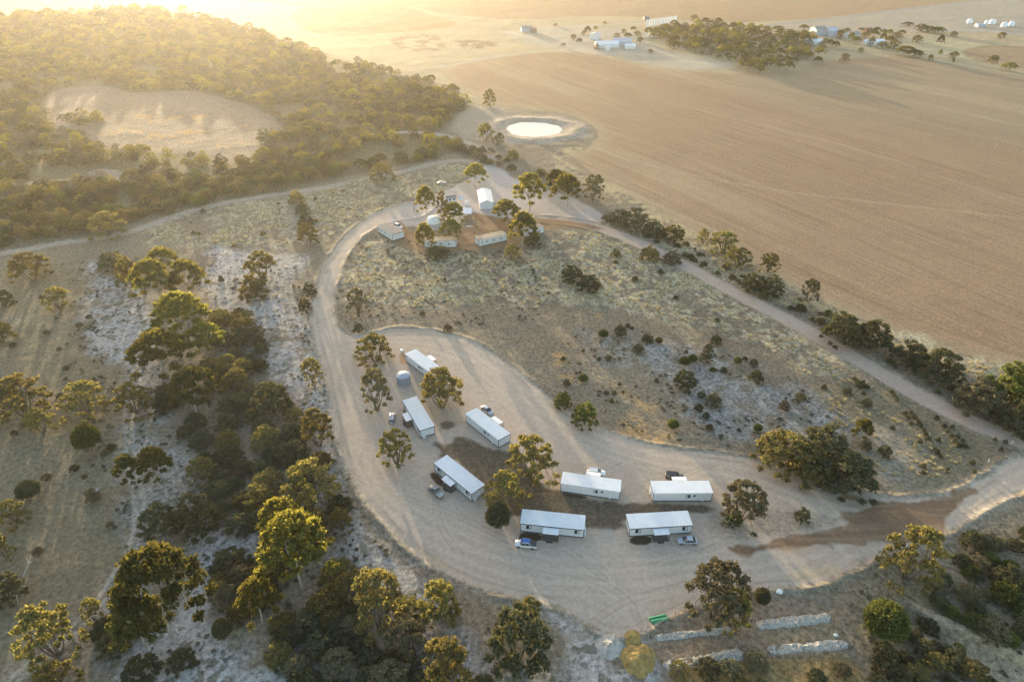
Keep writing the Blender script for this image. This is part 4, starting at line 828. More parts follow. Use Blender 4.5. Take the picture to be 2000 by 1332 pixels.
# ------------------------------------------------------------------ materials for made things
M_WALL = mat('cabin_wall_white', (.66,.68,.72), .55, noise=(1.2,.04)); M_TRIM = mat('trim_charcoal', (.045,.05,.062), .5); M_ROOF = mat('roof_zinc', (.70,.73,.78), .38, 0, .5, noise=(.8,.05))
M_ROOFT = mat('roof_tan', (.30,.25,.205), .6, noise=(.8,.08)); M_ROOFG = mat('roof_grey', (.24,.235,.23), .5, noise=(.8,.06)); M_GLASS = mat('window_glass', (.035,.045,.06), .12, 0, .8); M_BLIND = mat('window_blind', (.55,.56,.58), .8)
M_DOOR = mat('door_grey', (.25,.27,.30), .5); M_DECK = mat('deck_boards', (.13,.115,.10), .8, noise=(2,.2)); M_AC = mat('appliance_white', (.75,.76,.77), .5); M_STEEL = mat('tank_steel', (.36,.41,.50), .42, .35, .5, noise=(1.5,.08))
M_STEELL = mat('tank_roof_steel', (.34,.39,.47), .5, .2, .4); M_RUB = mat('tyre_rubber', (.02,.02,.02), .8); M_RIM = mat('wheel_rim', (.35,.36,.38), .35, .7); M_LAMP = mat('headlamp_lens', (.7,.72,.75), .1); M_TAIL = mat('tail_lamp_red', (.35,.02,.02), .2)
M_CWHITE = mat('paint_white', (.74,.75,.78), .25, 0, .6); M_CSILVER = mat('paint_silver', (.42,.45,.52), .28, .35, .6); M_CGREY = mat('paint_grey', (.20,.21,.23), .28, .3, .6); M_CBLACK = mat('paint_black', (.018,.02,.022), .22, 0, .7); M_TRAY = mat('tray_alloy', (.48,.46,.44), .5, .3)
M_BLUE = mat('board_blue', (.06,.16,.50), .5); M_GREEN = mat('pipe_green', (.05,.27,.13), .45); M_SANDY = mat('sand_yellow', (.31,.222,.082), .95, noise=(1.1,.35), bump=(2.5,1,.25)); M_SANDW = mat('sand_white', (.40,.38,.35), .95, noise=(1.1,.3), bump=(2.5,1,.25))
M_MULCH = mat('shredded_mulch', (.40,.38,.34), .95, noise=(2.2,.4), bump=(3,1,.3)); M_WOOD = mat('weathered_wood', (.22,.18,.14), .9, noise=(3,.2)); M_CONC = mat('concrete', (.46,.45,.43), .85, noise=(1,.1)); M_DEAD = mat('dead_wood', (.50,.46,.41), .9)
M_RUST = mat('rusty_brick', (.20,.10,.07), .9); M_DOME = mat('dome_cover_white', (.80,.81,.80), .5)

def ribs(mb, x0, x1, y0, y1, z0, z1, step=.76):   # standing seams on a roof that slopes along y
    x = x0+step/2
    while x < x1: mb.add([(x-.03,y0,z0+.005),(x+.03,y0,z0+.005),(x+.03,y1,z1+.005),(x-.03,y1,z1+.005),(x-.02,y0,z0+.05),(x+.02,y0,z0+.05),(x+.02,y1,z1+.05),(x-.02,y1,z1+.05)],[(0,1,5,4),(3,7,6,2),(4,5,6,7),(0,4,7,3),(1,2,6,5)]); x += step
def window(parent, x, y, z, w, h, face, axis='x', blind=True):
    """frame in the wall; face = -1/+1 outward along the other axis"""
    def bx(m, a0, b0, a1, b1, o0, o1):
        p, q = sorted((y+face*o0, y+face*o1))
        if axis == 'x': m.box(x+a0, p, z+b0, x+a1, q, z+b1)
        else: m.box(p, x+a0, z+b0, q, x+a1, z+b1)
    fr = MB(); t = .07
    bx(fr,0,0,w,t,.003,.07); bx(fr,0,h-t,w,h,.003,.07); bx(fr,0,t,t,h-t,.003,.07); bx(fr,w-t,t,w,h-t,.003,.07); bx(fr,w*.5-.03,t,w*.5+.03,h-t,.004,.06)
    f = fr.build('window', M_TRIM, parent); g = MB(); bx(g,t,t,w*.5-.03,h-t,.005,.02); g.build('pane', M_GLASS, f)
    g = MB(); bx(g,w*.5+.03,t,w-t,h-t,.005,.02); g.build('pane', M_BLIND if blind else M_GLASS, f)
def cabin(A, B, wid, flip, label, group, hw=2.75, porch=True, roofm=None, far=False, ac=1, tall=None):
    """A,B = pixels of the eave nearest the camera; flip=True when the porch side faces away"""
    zr = hw+.35
    a, b = W(*A, zr), W(*B, zr); L = (b-a).length-.25; d = (b-a).normalized(); nrm = Vector((-d.y, d.x, 0))
    if nrm.y < 0 and not (abs(d.y) > abs(d.x)): nrm = -nrm
    if abs(d.y) > abs(d.x) and nrm.x < 0: nrm = -nrm
    c = (a+b)/2+nrm*(wid/2+.12); rz = math.atan2(d.y, d.x)
    # local: porch side is -y
    if nrm.dot(Vector((-math.sin(rz), math.cos(rz),0))) < 0: rz += math.pi
    if flip: rz += math.pi
    e = empty('cabin', (c.x, c.y, 0), rz, label, 'cabin', group)
    h = L/2; w = wid/2; z0 = .38; roofm = roofm or M_ROOF
    zf, zb = hw+.25, hw+.40
    m = MB(); m.add([(-h,-w,z0),(h,-w,z0),(h,w,z0),(-h,w,z0),(-h,-w,zf-.06),(h,-w,zf-.06),(h,w,zb-.06),(-h,w,zb-.06)],[(0,3,2,1),(4,5,6,7),(0,1,5,4),(1,2,6,5),(2,3,7,6),(3,0,4,7)]); m.build('wall', M_WALL, e)
    m = MB(); m.box(-h+.06,-w+.06,-.5,h-.06,w-.06,z0-.003); m.box(-h-.02,-w-.02,z0-.14,h+.02,w+.02,z0-.004); m.build('base_skirt', M_TRIM, e)
    for sx in (-1,1):
        for sy in (-1,1):
            m = MB(); m.box(min(sx*(h-.10),sx*(h+.03)), min(sy*(w-.10),sy*(w+.03)), z0, max(sx*(h-.10),sx*(h+.03)), max(sy*(w-.10),sy*(w+.03)), zf-.07); m.build('corner_trim', M_TRIM, e)
    o_ = .14; m = MB(); vs = [(-h-o_,-w-o_,zf-.03),(h+o_,-w-o_,zf-.03),(h+o_,w+o_,zb-.03),(-h-o_,w+o_,zb-.03)]
    m.add(vs+[(x,y,z+.07) for x,y,z in vs],[(0,3,2,1),(4,5,6,7),(0,1,5,4),(1,2,6,5),(2,3,7,6),(3,0,4,7)]); ribs(m,-h-o_,h+o_,-w-o_,w+o_,zf+.04,zb+.04); m.build('roof', roofm, e)
    m = MB(); m.box(-h-o_-.09,-w-o_-.10,zf-.14,h+o_+.09,-w-o_-.004,zf+.035)
    for sx in (-1,1):
        x0,x1 = sorted((sx*(h+o_+.004), sx*(h+o_+.09))); m.add([(x0,-w-o_,zf-.14),(x1,-w-o_,zf-.14),(x1,w+o_,zb-.14),(x0,w+o_,zb-.14),(x0,-w-o_,zf+.06),(x1,-w-o_,zf+.06),(x1,w+o_,zb+.06),(x0,w+o_,zb+.06)],[(0,3,2,1),(4,5,6,7),(0,1,5,4),(1,2,6,5),(2,3,7,6),(3,0,4,7)])
    m.build('gutter', M_TRIM, e)
    if not far:
        window(e,-h+.09*L,-w,z0+.95,1.35,1.15,-1); window(e,h-.15*L,-w,z0+.95,1.35,1.15,-1)
        window(e,-.13*L,w,z0+1.05,1.1,1.0,1); window(e,-.22*L,w,z0+1.45,.55,.55,1,blind=False)
    else:
        for q in (-.3,-.05,.2,.36): window(e,q*L,w,z0+1.2,.7,.6,1,blind=False); window(e,q*L,-w,z0+1.2,.7,.6,-1,blind=False)
    if porch:
        x0,x1 = -.14*L,.11*L; yo = -w-2.1
        m = MB(); m.box(x0+.55,-w-.05,z0+.02,x0+1.45,-w-.004,z0+2.1); dd = m.build('door', M_DOOR, e)
        m = MB(); m.box(x0+1.33,-w-.10,z0+1.0,x0+1.38,-w-.052,z0+1.12); m.build('handle', M_RIM, dd)
        window(e,x1-1.7,-w,z0+.3,1.5,1.7,-1)
        m = MB(); vs = [(x0,yo,hw-.25),(x1,yo,hw-.25),(x1,-w-.26,hw-.02),(x0,-w-.26,hw-.02)]; m.add(vs+[(x,y,z+.06) for x,y,z in vs],[(0,3,2,1),(4,5,6,7),(0,1,5,4),(1,2,6,5),(2,3,7,6),(3,0,4,7)]); aw = m.build('awning', roofm, e)
        for px_ in (x0+.06,x1-.06): m = MB(); m.box(px_-.05,yo+.05,.3,px_+.05,yo+.15,hw-.253); m.build('post', M_TRIM, aw)
        m = MB(); m.box(x0,yo,.02,x1,-w-.03,.30); m.build('deck', M_DECK, e)
        m = MB(); m.box((x0+x1)/2-.9,yo-.45,-.1,(x0+x1)/2+.6,yo-.01,.16); m.build('step', M_TRIM, e)
        m = MB(); 
        for k in range(12): xx = x0+.1+k*(x1-x0-.2)/11; m.box(xx-.012,yo+.02,.32,xx+.012,yo+.045,1.05)
        m.box(x0+.02,yo+.01,1.055,x1-.02,yo+.055,1.10); m.build('railing', M_TRIM, e)
    if ac:
        m = MB(); m.box(h+.01,-.55,z0+.3,h+.42,.35,z0+1.0); k_ = m.build('air_conditioner', M_AC, e); m = MB(); m.tube((h+.422,-.1,z0+.65),(h+.44,-.1,z0+.65),.28,.28,16); m.build('fan_grille', M_DOOR, k_)
        if not flip and not far:
            for q in (.7,1.15): m = MB(); m.tube((h+.3,-w+q,.02),(h+.3,-w+q,1.05),.19,.19,12); m.tube((h+.3,-w+q,1.05),(h+.3,-w+q,1.2),.19,.08,12); m.build('gas_bottle', M_AC, e)
        m = MB(); m.box(-.36*L,w+.01,z0+.1,-.36*L+.5,w+.33,z0+.95); m.build('water_heater', M_AC, e)
    return e
CG = 'long white cabins of the near group'
cabin((790,691),(838,727),4.3,True,'white cabin partly hidden by an orange mallee beside the steel tank',CG)
cabin((785.5,781.5),(820,841),4.3,False,'white cabin with the silver wagon parked by its porch',CG)
cabin((907.5,808),(973.5,860),4.3,True,'white cabin lying diagonally with the silver sedan behind its upper end',CG)
cabin((847,904),(921,964),4.3,False,'white cabin with the dark tray ute at its porch',CG)
cabin((1094.5,944),(1212,961),4.3,True,'white cabin with the white wagon behind it, left one of the upper pair',CG)
cabin((1275.5,963.5),(1393.5,963),4.3,True,'white cabin with the black four-wheel drive behind it, at the far right',CG)
cabin((1015.5,1021.5),(1142,1034.5),4.3,False,'white cabin with the blue-loaded white ute in front',CG)
cabin((1230,1032),(1353.5,1025),4.3,False,'white cabin with the silver-blue sedan in front, lowest on the right',CG)
FG = 'white cabins of the far yard'
cabin((736,441),(766,459),6.2,True,'far white cabin with flat grey roof at the left end of the yard',FG,hw=2.9,porch=False,roofm=M_ROOFG,far=True,ac=0)
cabin((828,471),(891,471.5),4.6,True,'far white cabin with tan roof standing behind the white-trunked gum',FG,hw=2.9,porch=False,roofm=M_ROOFT,far=True,ac=0)
cabin((935,470),(991,458),4.8,True,'far white cabin with tan roof in the middle of the red dirt',FG,hw=2.9,porch=False,roofm=M_ROOFT,far=True,ac=1)
cabin((1028,452),(1063,443),6,True,'far white cabin with tan roof half hidden behind the largest gum',FG,hw=2.9,porch=False,roofm=M_ROOFT,far=True,ac=0)

def gable(c, L, wd, hw, hr, rz, label, cat, name, wallm, roofm, doors=True, group=None):
    e = empty(name, (c.x,c.y,0), rz, label, cat, group); h, w = L/2, wd/2
    m = MB(); P = [(-w,-.3),(w,-.3),(w,hw),(0,hr),(-w,hw)]
    m.loft([[(x_,p,q) for p,q in P] for x_ in (-h,h)]); m.build('wall', wallm, e)
    for s in (-1,1):
        m = MB(); o_ = .3; sl = (hr-hw)/w
        a0,b0 = (0,hr+.04),(s*(w+o_),hw-sl*o_+.04); vs = [(x_,p,q+t) for x_ in (-h-o_,h+o_) for t in (0,.08) for p,q in (a0,b0)]
        m.add(vs,[(0,1,3,2),(4,6,7,5),(2,3,7,6),(0,4,5,1),(0,2,6,4),(1,5,7,3)]); m.build('roof', roofm, e)
    if doors:
        m = MB(); m.box(-h-.06,-1.2,.05,-h-.004,1.2,hw-.3); m.build('door', M_DOOR, e)
        for q in (-.25,.2): window(e,q*L,w,1.2,1.0,.8,1,blind=False); window(e,q*L,-w,1.2,1.0,.8,-1,blind=False)
    return e
c0 = W(948,396); gable(c0, 17, 6.6, 3.3, 4.6, math.atan2((W(951,396)-W(946,371)).y,(W(951,396)-W(946,371)).x), 'gabled white shed at the top of the gravel yard','shed','shed',M_WALL,M_ROOF)
c0 = W(880,393); gable(c0, 4.8, 4.2, 2.5, 3.2, .3, 'small white shed beside the orange tree in the far yard','shed','shed',M_WALL,M_ROOFG)
# pavilion: roof on posts
c0 = W(903,424); e = empty('pavilion',(c0.x,c0.y,0),.05,'open-sided pavilion with a pale roof on posts in the far yard','pavilion')
m = MB(); vs = [(-4.6,-3,2.7),(4.6,-3,2.7),(4.6,3,3.3),(-4.6,3,3.3)]; m.add(vs+[(x,y,z+.1) for x,y,z in vs],[(0,3,2,1),(4,5,6,7),(0,1,5,4),(1,2,6,5),(2,3,7,6),(3,0,4,7)]); ribs(m,-4.6,4.6,-3,3,2.8,3.4); m.build('roof',M_ROOF,e)
for sx in (-4.3,-1.5,1.5,4.3):
    for sy,hh in ((-2.7,2.72),(2.7,3.25)): m = MB(); m.box(sx-.08,sy-.08,-.2,sx+.08,sy+.08,hh); m.build('post',M_WOOD,e)
m = MB(); m.box(-4.4,-2.8,-.2,4.4,2.8,.12); m.build('floor',M_CONC,e)
m = MB(); m.box(-3.4,-.5,.72,-1.2,.4,.78); m.box(-3.3,-.4,.12,-3.2,.3,.715); m.box(-1.4,-.4,.12,-1.3,.3,.715); tag(m.build('table',M_WOOD),'wooden table under the far pavilion','table').location = (c0.x,c0.y,0)
c0 = W(915,438); e = MB(); e.box(-4.6,-3.6,-.3,4.6,3.6,.14); o = e.build('concrete_slab',M_CONC); o.location = (c0.x,c0.y,0); tag(o,'pale concrete slab in front of the far pavilion','slab')
# white dome and dishes in the yard
c0 = W(848,434); m = MB(); m.lathe([(3.2,-.2),(3.2,1.5),(3.0,2.0),(2.3,2.5),(1.2,2.8),(.01,2.9)],n=28); o = m.build('dome_tank',M_DOME); o.location = (c0.x,c0.y,0); tag(o,'round white dome-topped tank between the gums of the far yard','tank')
c0 = W(901,392); m = MB(); m.lathe([(.01,.0),(.7,.12),(1.25,.45),(1.3,.5),(.7,.2),(.01,.06)],n=20); e = empty('satellite_dish',(c0.x,c0.y,0),0,'white dish standing near the small far shed','dish'); o = m.build('dish',M_AC,e); o.location = (0,0,1.3); o.rotation_euler = (R(50),0,0); m = MB(); m.tube((0,.1,-.2),(0,.1,1.35),.08,.08); m.build('post',M_STEEL,e)
c0 = W(911,400); m = MB(); m.lathe([(.9,-.1),(.9,1.7),(.5,2.05),(.01,2.1)],n=18); o = m.build('water_tank',M_DOME); o.location = (c0.x,c0.y,0); tag(o,'small white tank behind the far pavilion','tank')
# steel water tank
c0 = W(788,750); e = empty('water_tank',(c0.x,c0.y+1,0),0,'corrugated blue-grey steel tank with a ribbed conical roof between the mallees','tank')
pr = []
for k in range(57): pr.append((2.15+.035*(k % 2), .02+k*.05))
m = MB(); m.lathe([(2.15,-.3)]+pr,n=40); m.build('tank_wall',M_STEEL,e)
m = MB(); m.lathe([(2.32,2.80),(2.32,2.87),(.45,3.38),(.01,3.40)],n=12,smooth=False); rf = m.build('roof',M_STEELL,e)
m = MB()
for k in range(12): t = 2*math.pi*k/12; m.tube((2.32*math.cos(t),2.32*math.sin(t),2.88),(.4*math.cos(t),.4*math.sin(t),3.41),.05,.05,5)
m.build('roof_rib',M_AC,rf); m = MB(); m.tube((0,0,3.38),(0,0,3.55),.42,.36,14); m.build('lid',M_AC,rf)
c0 = W(785,685); m = MB(); m.lathe([(.01,.32),(.5,.3),(.58,.2),(.58,-.1)],n=18); o = m.build('septic_lid',M_AC); o.location = (c0.x,c0.y,0); tag(o,'small white round lid on red soil beside the uppermost near cabin','lid')
# power pole with wires and lamp
c0 = W(809,410); hp = height_from(809,410,368); e = empty('power_pole',(c0.x,c0.y,0),0,'tall dark power pole with a lamp on the edge of the far yard','pole')
m = MB(); m.tube((0,0,-.5),(0,0,hp),.20,.13); m.build('pole_shaft',M_WOOD,e); m = MB(); m.box(-1.2,-.06,hp-.9,1.2,.06,hp-.75); m.build('crossarm',M_WOOD,e); m = MB(); m.box(.2,-.25,hp-2.3,1.0,.25,hp-2.1); m.build('lamp',M_AC,e)
for kx,ky,kl in ((722,508,'short pale bare pole in the grass left of the far cabins'),(1943,292,'thin lone pole with a crossarm in the paddock at right')):
    c0 = W(kx,ky); e = empty('power_pole',(c0.x,c0.y,0),0,kl,'pole'); hp = 6.5; m = MB(); m.tube((0,0,-.5),(0,0,hp),.14,.09); m.build('pole_shaft',M_CONC,e); m = MB(); m.box(-.8,-.05,hp-.5,.8,.05,hp-.38); m.build('crossarm',M_WOOD,e)
# white stones and junk
def rock(px_, py_, r, m_, label, name='rock', cat='rock'):
    c0 = W(px_,py_); rg = np.random.default_rng(int(px_)); m = MB(); rings = []
    for j in range(5):
        ph = math.pi*(j+.5)/5; rings.append([(r*math.sin(ph)*math.cos(t)*rg.uniform(.8,1.2), r*.8*math.sin(ph)*math.sin(t)*rg.uniform(.8,1.2), r*.5*(-math.cos(ph))*rg.uniform(.8,1.2)) for t in [2*math.pi*k/9 for k in range(9)]])
    m.loft(rings); o = m.build(name,m_); o.location = (c0.x,c0.y,T(c0.x,c0.y)+r*.25); tag(o,label,cat)
rock(1521,1158,.8,M_DOME,'white boulder outside the garden yard fence'); rock(1632,1241,.5,M_DOME,'small pale stone at the end of the garden rows'); rock(187,958,.9,M_CONC,'pale rock on the crest of the grey cushion bush at left')

# ------------------------------------------------------------------ vehicles (nose towards +x, real size)
def wheels(e, L, wd, xs, r=.34):
    for x_ in xs:
        for s in (-1,1):
            m = MB(); y0 = s*(wd/2-.22); y1 = s*(wd/2+.01); m.tube((x_,y0,r),(x_,y1,r),r,r,18); t = m.build('wheel',M_RUB,e)
            m = MB(); m.tube((x_,y1+s*.002,r),(x_,y1+s*.02,r),r*.62,r*.55,14); m.build('rim',M_RIM,t)
def sect(x_, w, z0, z1, rnd=.12, tuck=.05):
    return [(x_,-w+tuck,z0),(x_,w-tuck,z0),(x_,w,z0+.18),(x_,w,z1-rnd),(x_,w-rnd,z1),(x_,-w+rnd,z1),(x_,-w,z1-rnd),(x_,-w,z0+.18)]
def vehicle(kind, paint, px_, py_, head, label, cat, name):
    """head: pixel of the point the nose points to"""
    c0 = W(px_,py_); hd = W(*head); rz = math.atan2(hd.y-c0.y, hd.x-c0.x)
    e = empty(name,(c0.x,c0.y,T(c0.x,c0.y)+.02),rz,label,cat)
    if kind in ('sedan','wagon','suv'):
        L, wd, hz = {'sedan':(4.8,1.82,1.46),'wagon':(4.85,1.88,1.62),'suv':(4.9,1.95,1.85)}[kind]; bh = hz*.60; z0 = .24 if kind != 'suv' else .34; w = wd/2
        m = MB(); m.loft([sect(-L/2,w*.82,z0+.12,bh-.10),sect(-L/2+.18,w*.97,z0,bh),sect(-L*.28,w,z0,bh+.02),sect(L*.22,w,z0,bh+.0),sect(L*.40,w*.97,z0,bh-.07),sect(L/2-.12,w*.86,z0,bh-.17),sect(L/2,w*.72,z0+.08,bh-.30)],True); m.build('body',paint,e)
        if kind == 'sedan': q = [(-L*.40,bh-.02),(-L*.24,hz-.04),(L*.02,hz),(L*.24,bh-.02)]
        else: q = [(-L*.485,bh-.02),(-L*.43,hz-.06),(L*.04,hz),(L*.24,bh-.02)]
        ws = [w*.93,w*.76,w*.76,w*.93]
        m = MB(); m.loft([[(x_,-y_,z_),(x_,y_,z_),(x_,y_*.985,z_+.001),(x_,-y_*.985,z_+.001)] for (x_,z_),y_ in zip(q,ws)],False,False)
        V = []; 
        for (x_,z_),y_ in zip(q,ws): V += [(x_,-y_,z_),(x_,y_,z_)]
        m = MB(); m.add(V,[(0,1,3,2),(2,3,5,4),(4,5,7,6),(0,2,4,6),(1,7,5,3)]); g = m.build('glasshouse',M_GLASS,e)
        m = MB(); r0,r1 = q[1][0],q[2][0]; y_ = ws[1]
        m.add([(r0-.03,-y_-.01,hz-.03 if kind=='sedan' else hz-.05),(r1+.06,-y_-.01,hz+.0),(r1+.06,y_+.01,hz+.0),(r0-.03,y_+.01,hz-.03 if kind=='sedan' else hz-.05),(r0+.02,-y_+.08,hz+.04),(r1-.03,-y_+.08,hz+.05),(r1-.03,y_-.08,hz+.05),(r0+.02,y_-.08,hz+.04)],[(0,3,2,1),(4,5,6,7),(0,1,5,4),(1,2,6,5),(2,3,7,6),(3,0,4,7)]); m.build('roof',paint,e)
        m = MB()
        for s in (-1,1):
            for a_,b_ in ((q[0],q[1]),(q[2],q[3])):
                ya, yb = (ws[0]+.012)*s,(ws[1]+.012)*s; m.tube((a_[0],(ya if a_ in (q[0],q[3]) else yb),a_[1]),(b_[0],(ya if b_ in (q[0],q[3]) else yb),b_[1]),.035,.035,5)
            xm = (r0+r1)/2-.1; m.tube((xm,s*(ws[1]+.01),hz-.02),(xm-.05,s*(ws[0]+.01),bh),.035,.035,5)
            if kind != 'sedan': m.tube((r0-.1,s*(y_-.06),hz+.07),(r1,s*(y_-.06),hz+.08),.025,.025,5)
        m.build('pillar',paint,e); wheels(e,L,wd,(-L*.29,L*.31),.34 if kind != 'suv' else .39); hx, bx_, lz = L/2-.10, -L/2, bh-.32
    else:
        L, wd = 5.3, 1.88; w = wd/2; hz, bh, z0 = 1.82, 1.08, .38
        m = MB(); m.loft([sect(-.62 if kind=='tray' else -L/2,w*.95,z0,bh),sect(-.5,w,z0,bh),sect(L*.24,w,z0,bh),sect(L*.42,w*.96,z0,bh-.06),sect(L/2-.08,w*.88,z0,bh-.16),sect(L/2,w*.76,z0+.08,bh-.34)],True)
        m.build('body',paint,e)
        if kind == 'tray': q = [(-.42,bh-.02),(-.34,hz-.04),(.62,hz),(1.30,bh-.02)]; 
        else: q = [(-.95,bh-.02),(-.75,hz-.04),(.70,hz),(1.35,bh-.02)]
        ws = [w*.92,w*.76,w*.76,w*.92]; V = []
        for (x_,z_),y_ in zip(q,ws): V += [(x_,-y_,z_),(x_,y_,z_)]
        m = MB(); m.add(V,[(0,1,3,2),(2,3,5,4),(4,5,7,6),(0,2,4,6),(1,7,5,3)]); m.build('glasshouse',M_GLASS,e)
        r0,r1,y_ = q[1][0],q[2][0],ws[1]; m = MB(); m.box(r0-.02,-y_-.012,hz-.02,r1+.05,y_+.012,hz+.05); m.build('roof',paint,e)
        m = MB()
        for s in (-1,1):
            m.tube((q[0][0],s*(ws[0]+.01),bh),(r0,s*(y_+.01),hz),.05,.05,5); m.tube((q[3][0],s*(ws[0]+.01),bh),(r1,s*(y_+.01),hz),.035,.035,5); m.tube(((r0+r1)/2,s*(y_+.01),hz),((r0+r1)/2,s*(ws[0]+.01),bh),.04,.04,5)
        m.build('pillar',paint,e)
        if kind == 'tray':
            m = MB(); m.box(-L/2,-w-.02,.82,-.70,w+.02,.90); m.box(-L/2+.002,-w-.018,.903,-L/2+.04,w+.018,1.18); m.box(-L/2+.05,-w-.018,.903,-.72,-w+.02,1.18); m.box(-L/2+.05,w-.02,.903,-.72,w+.018,1.18); m.box(-L/2+.4,-.4,.45,-.8,.4,.815); m.build('tray',M_TRAY,e)
            m = MB(); m.box(-.70,-w+.05,.905,-.64,w-.05,1.75); m.build('headboard',M_CGREY,e)
        else:
            m = MB(); m.box(-L/2+.05,-w+.08,bh+.003,-1.02,w-.08,bh+.05); m.build('tray_cover',M_CBLACK,e)
            m = MB(); 
            for s in (-1,1): m.tube((-1.15,s*(w-.15),bh+.05),(-.95,s*(w-.2),hz-.15),.04,.04,6); m.tube((-1.7,s*(w-.15),bh+.05),(-1.0,s*(w-.2),hz-.2),.04,.04,6)
            m.build('sports_bar',M_RIM,e)
        wheels(e,L,wd,(-L*.30,L*.31),.39); hx, bx_, lz = L/2-.05, -L/2, bh-.36
    for s in (-1,1):
        m = MB(); m.box(hx-.12,s*w*.62-.17,lz,hx+.035,s*w*.62+.17,lz+.15); m.build('headlight',M_LAMP,e)
        m = MB(); m.box(bx_-.02,s*w*.70-.12,lz+.05,bx_+.05,s*w*.70+.12,lz+.25); m.build('tail_light',M_TAIL,e)
    for s in (-1,1): m = MB(); m.box(L*.17,s*(w+.02)-.08,bh+.02,L*.17+.14,s*(w+.02)+.10*s+.02,bh+.17); m.build('mirror',paint,e)
    return e
vehicle('wagon',M_CSILVER,766,819,(769,800),'silver wagon parked on gravel by the porch of a white cabin','car','parked_car')
vehicle('sedan',M_CSILVER,952,804,(966,816),'silver sedan behind the diagonal white cabin','car','parked_car')
vehicle('tray',M_CGREY,852,963,(834,948),'dark ute with an open pale tray beside a porch','ute','parked_ute')
ut = vehicle('ute',M_CWHITE,1027,1066,(1000,1063),'white dual-cab ute with a black tray cover, lowest cabin on the left','ute','parked_ute')
vehicle('sedan',M_CSILVER,1342,1059,(1300,1058),'silver-blue sedan in front of the lowest right cabin','car','parked_car')
vehicle('wagon',M_CWHITE,1165,926,(1200,929),'white wagon behind the upper left cabin of the right-hand group','car','parked_car')
vehicle('suv',M_CBLACK,1317,934,(1350,936),'black four-wheel drive behind the rightmost cabin','car','parked_car')
vehicle('sedan',M_CSILVER,863,359,(880,358),'distant silver car parked on the dirt above the far yard','car','parked_car')
vehicle('suv',M_CWHITE,778,445,(795,452),'white vehicle parked behind the far grey-roofed cabin','car','parked_car')
# boards strapped on the roof of the white ute
for k,(s,c_) in enumerate(((-.42,0),(.0,0),(.42,0))):
    m = MB(); ring = []
    for i in range(9):
        t = i/8; x_ = -1.35+2.3*t; w_ = .20*math.sin(math.pi*min(max(t,.06),.94))**.45; ring.append([(x_,-w_,0),(x_,-w_*.6,-.03),(x_,w_*.6,-.03),(x_,w_,0),(x_,w_*.6,.05),(x_,-w_*.6,.05)])
    m.loft(ring,True); o = m.build('surfboard',M_BLUE); tag(o,'blue board bag lying on the roof of the white dual-cab ute','surfboard','board bags on the roof of the white ute')
    o.matrix_world = ut.matrix_basis @ Matrix.Translation((.25,s,1.93))
# trailer below the loop
c0 = W(884,1200); e = empty('trailer',(c0.x,c0.y,.05),.75,'low grey flat trailer with white scraps beside the bronze dome bush','trailer')
m = MB(); m.box(-1.9,-.85,.5,1.3,.85,.58); m.box(-1.9,-.85,.583,1.3,-.80,.85); m.box(-1.9,.80,.583,1.3,.85,.85); m.build('bed',M_CGREY,e)
m = MB(); m.tube((1.3,-.6,.5),(2.6,0,.48),.05,.05,6); m.tube((1.3,.6,.5),(2.6,0,.48),.05,.05,6); m.build('drawbar',M_STEEL,e)
for s in (-1,1): m = MB(); m.tube((-.3,s*.88,.33),(-.3,s*1.05,.33),.33,.33,14); m.build('wheel',M_RUB,e)
m = MB(); m.box(-1.6,-.6,0,-.7,.3,.35,.2); m.box(.2,-.2,0,1.0,.5,.25,-.3); o = m.build('scrap_sheets',M_AC); o.location = (c0.x,c0.y,.66); o.rotation_euler = (0,0,.75); tag(o,'white scraps lying on the flat trailer','scrap')
# green pipes
for k,(ax,ay,bx_,by) in enumerate(((1268,1209,1300,1202),(1272,1215,1305,1208))):
    a, b = W(ax,ay,.35), W(bx_,by,.35); m = MB(); n_ = 9
    prof = [(.05,0),(.30,0),(.36,.02)]+[(.36+.02*(i % 2),.02+.96*i/n_) for i in range(1,n_)]+[(.36,.98),(.30,1),(.05,1)]
    L = (b-a).length; m.lathe([(r_,z_*L) for r_,z_ in prof],n=18); o = m.build('green_pipe',M_GREEN); o.location = (a.x,a.y,T(a.x,a.y)+.36); o.rotation_euler = (b-a).to_track_quat('Z','Y').to_euler()
    tag(o, ('upper' if k == 0 else 'lower')+' of two green corrugated pipes lying beside the garden yard','pipe')
# heaps of sand
def heap(px_, py_, rx, ry, h, m_, label, name):
    c0 = W(px_,py_); nr, na = 16, 40; V = []; F = []
    for i in range(nr+1):
        for k in range(na):
            t = 2*math.pi*k/na; q = i/nr; rr = q*(1+.09*math.sin(2*t+1)+.05*math.sin(3*t)+.05*math.sin(7*t)+.03*math.sin(13*t)); x_, y_ = rx*rr*math.cos(t), ry*rr*math.sin(t)
            z_ = h*(1-q**1.3)*(.7+.6*float(vn(np.array([x_*.8+px_]),np.array([y_*.8]),5)[0]))+.35*(1-q)*float(vn(np.array([x_*2.4]),np.array([y_*2.4]),6)[0])-.22*q**4; V.append((x_,y_,z_))
    for i in range(nr):
        for k in range(na): F.append((i*na+k,(i+1)*na+k,(i+1)*na+(k+1)%na,i*na+(k+1)%na))
    m = MB(); m.add(V,F,True); o = m.build(name,m_); o.location = (c0.x,c0.y,T(c0.x,c0.y)); tag(o,label,'heap')
heap(1248,1288,3.7,4.3,1.5,M_SANDY,'big yellow sand heap at the corner of the garden yard','sand_heap'); heap(1236,1250,1.8,2.4,.35,M_SANDY,'small flat yellow sand spill above the big yellow heap','sand_heap'); heap(1190,1262,3.0,3.6,.8,M_SANDW,'white sand heap left of the yellow one','sand_heap')
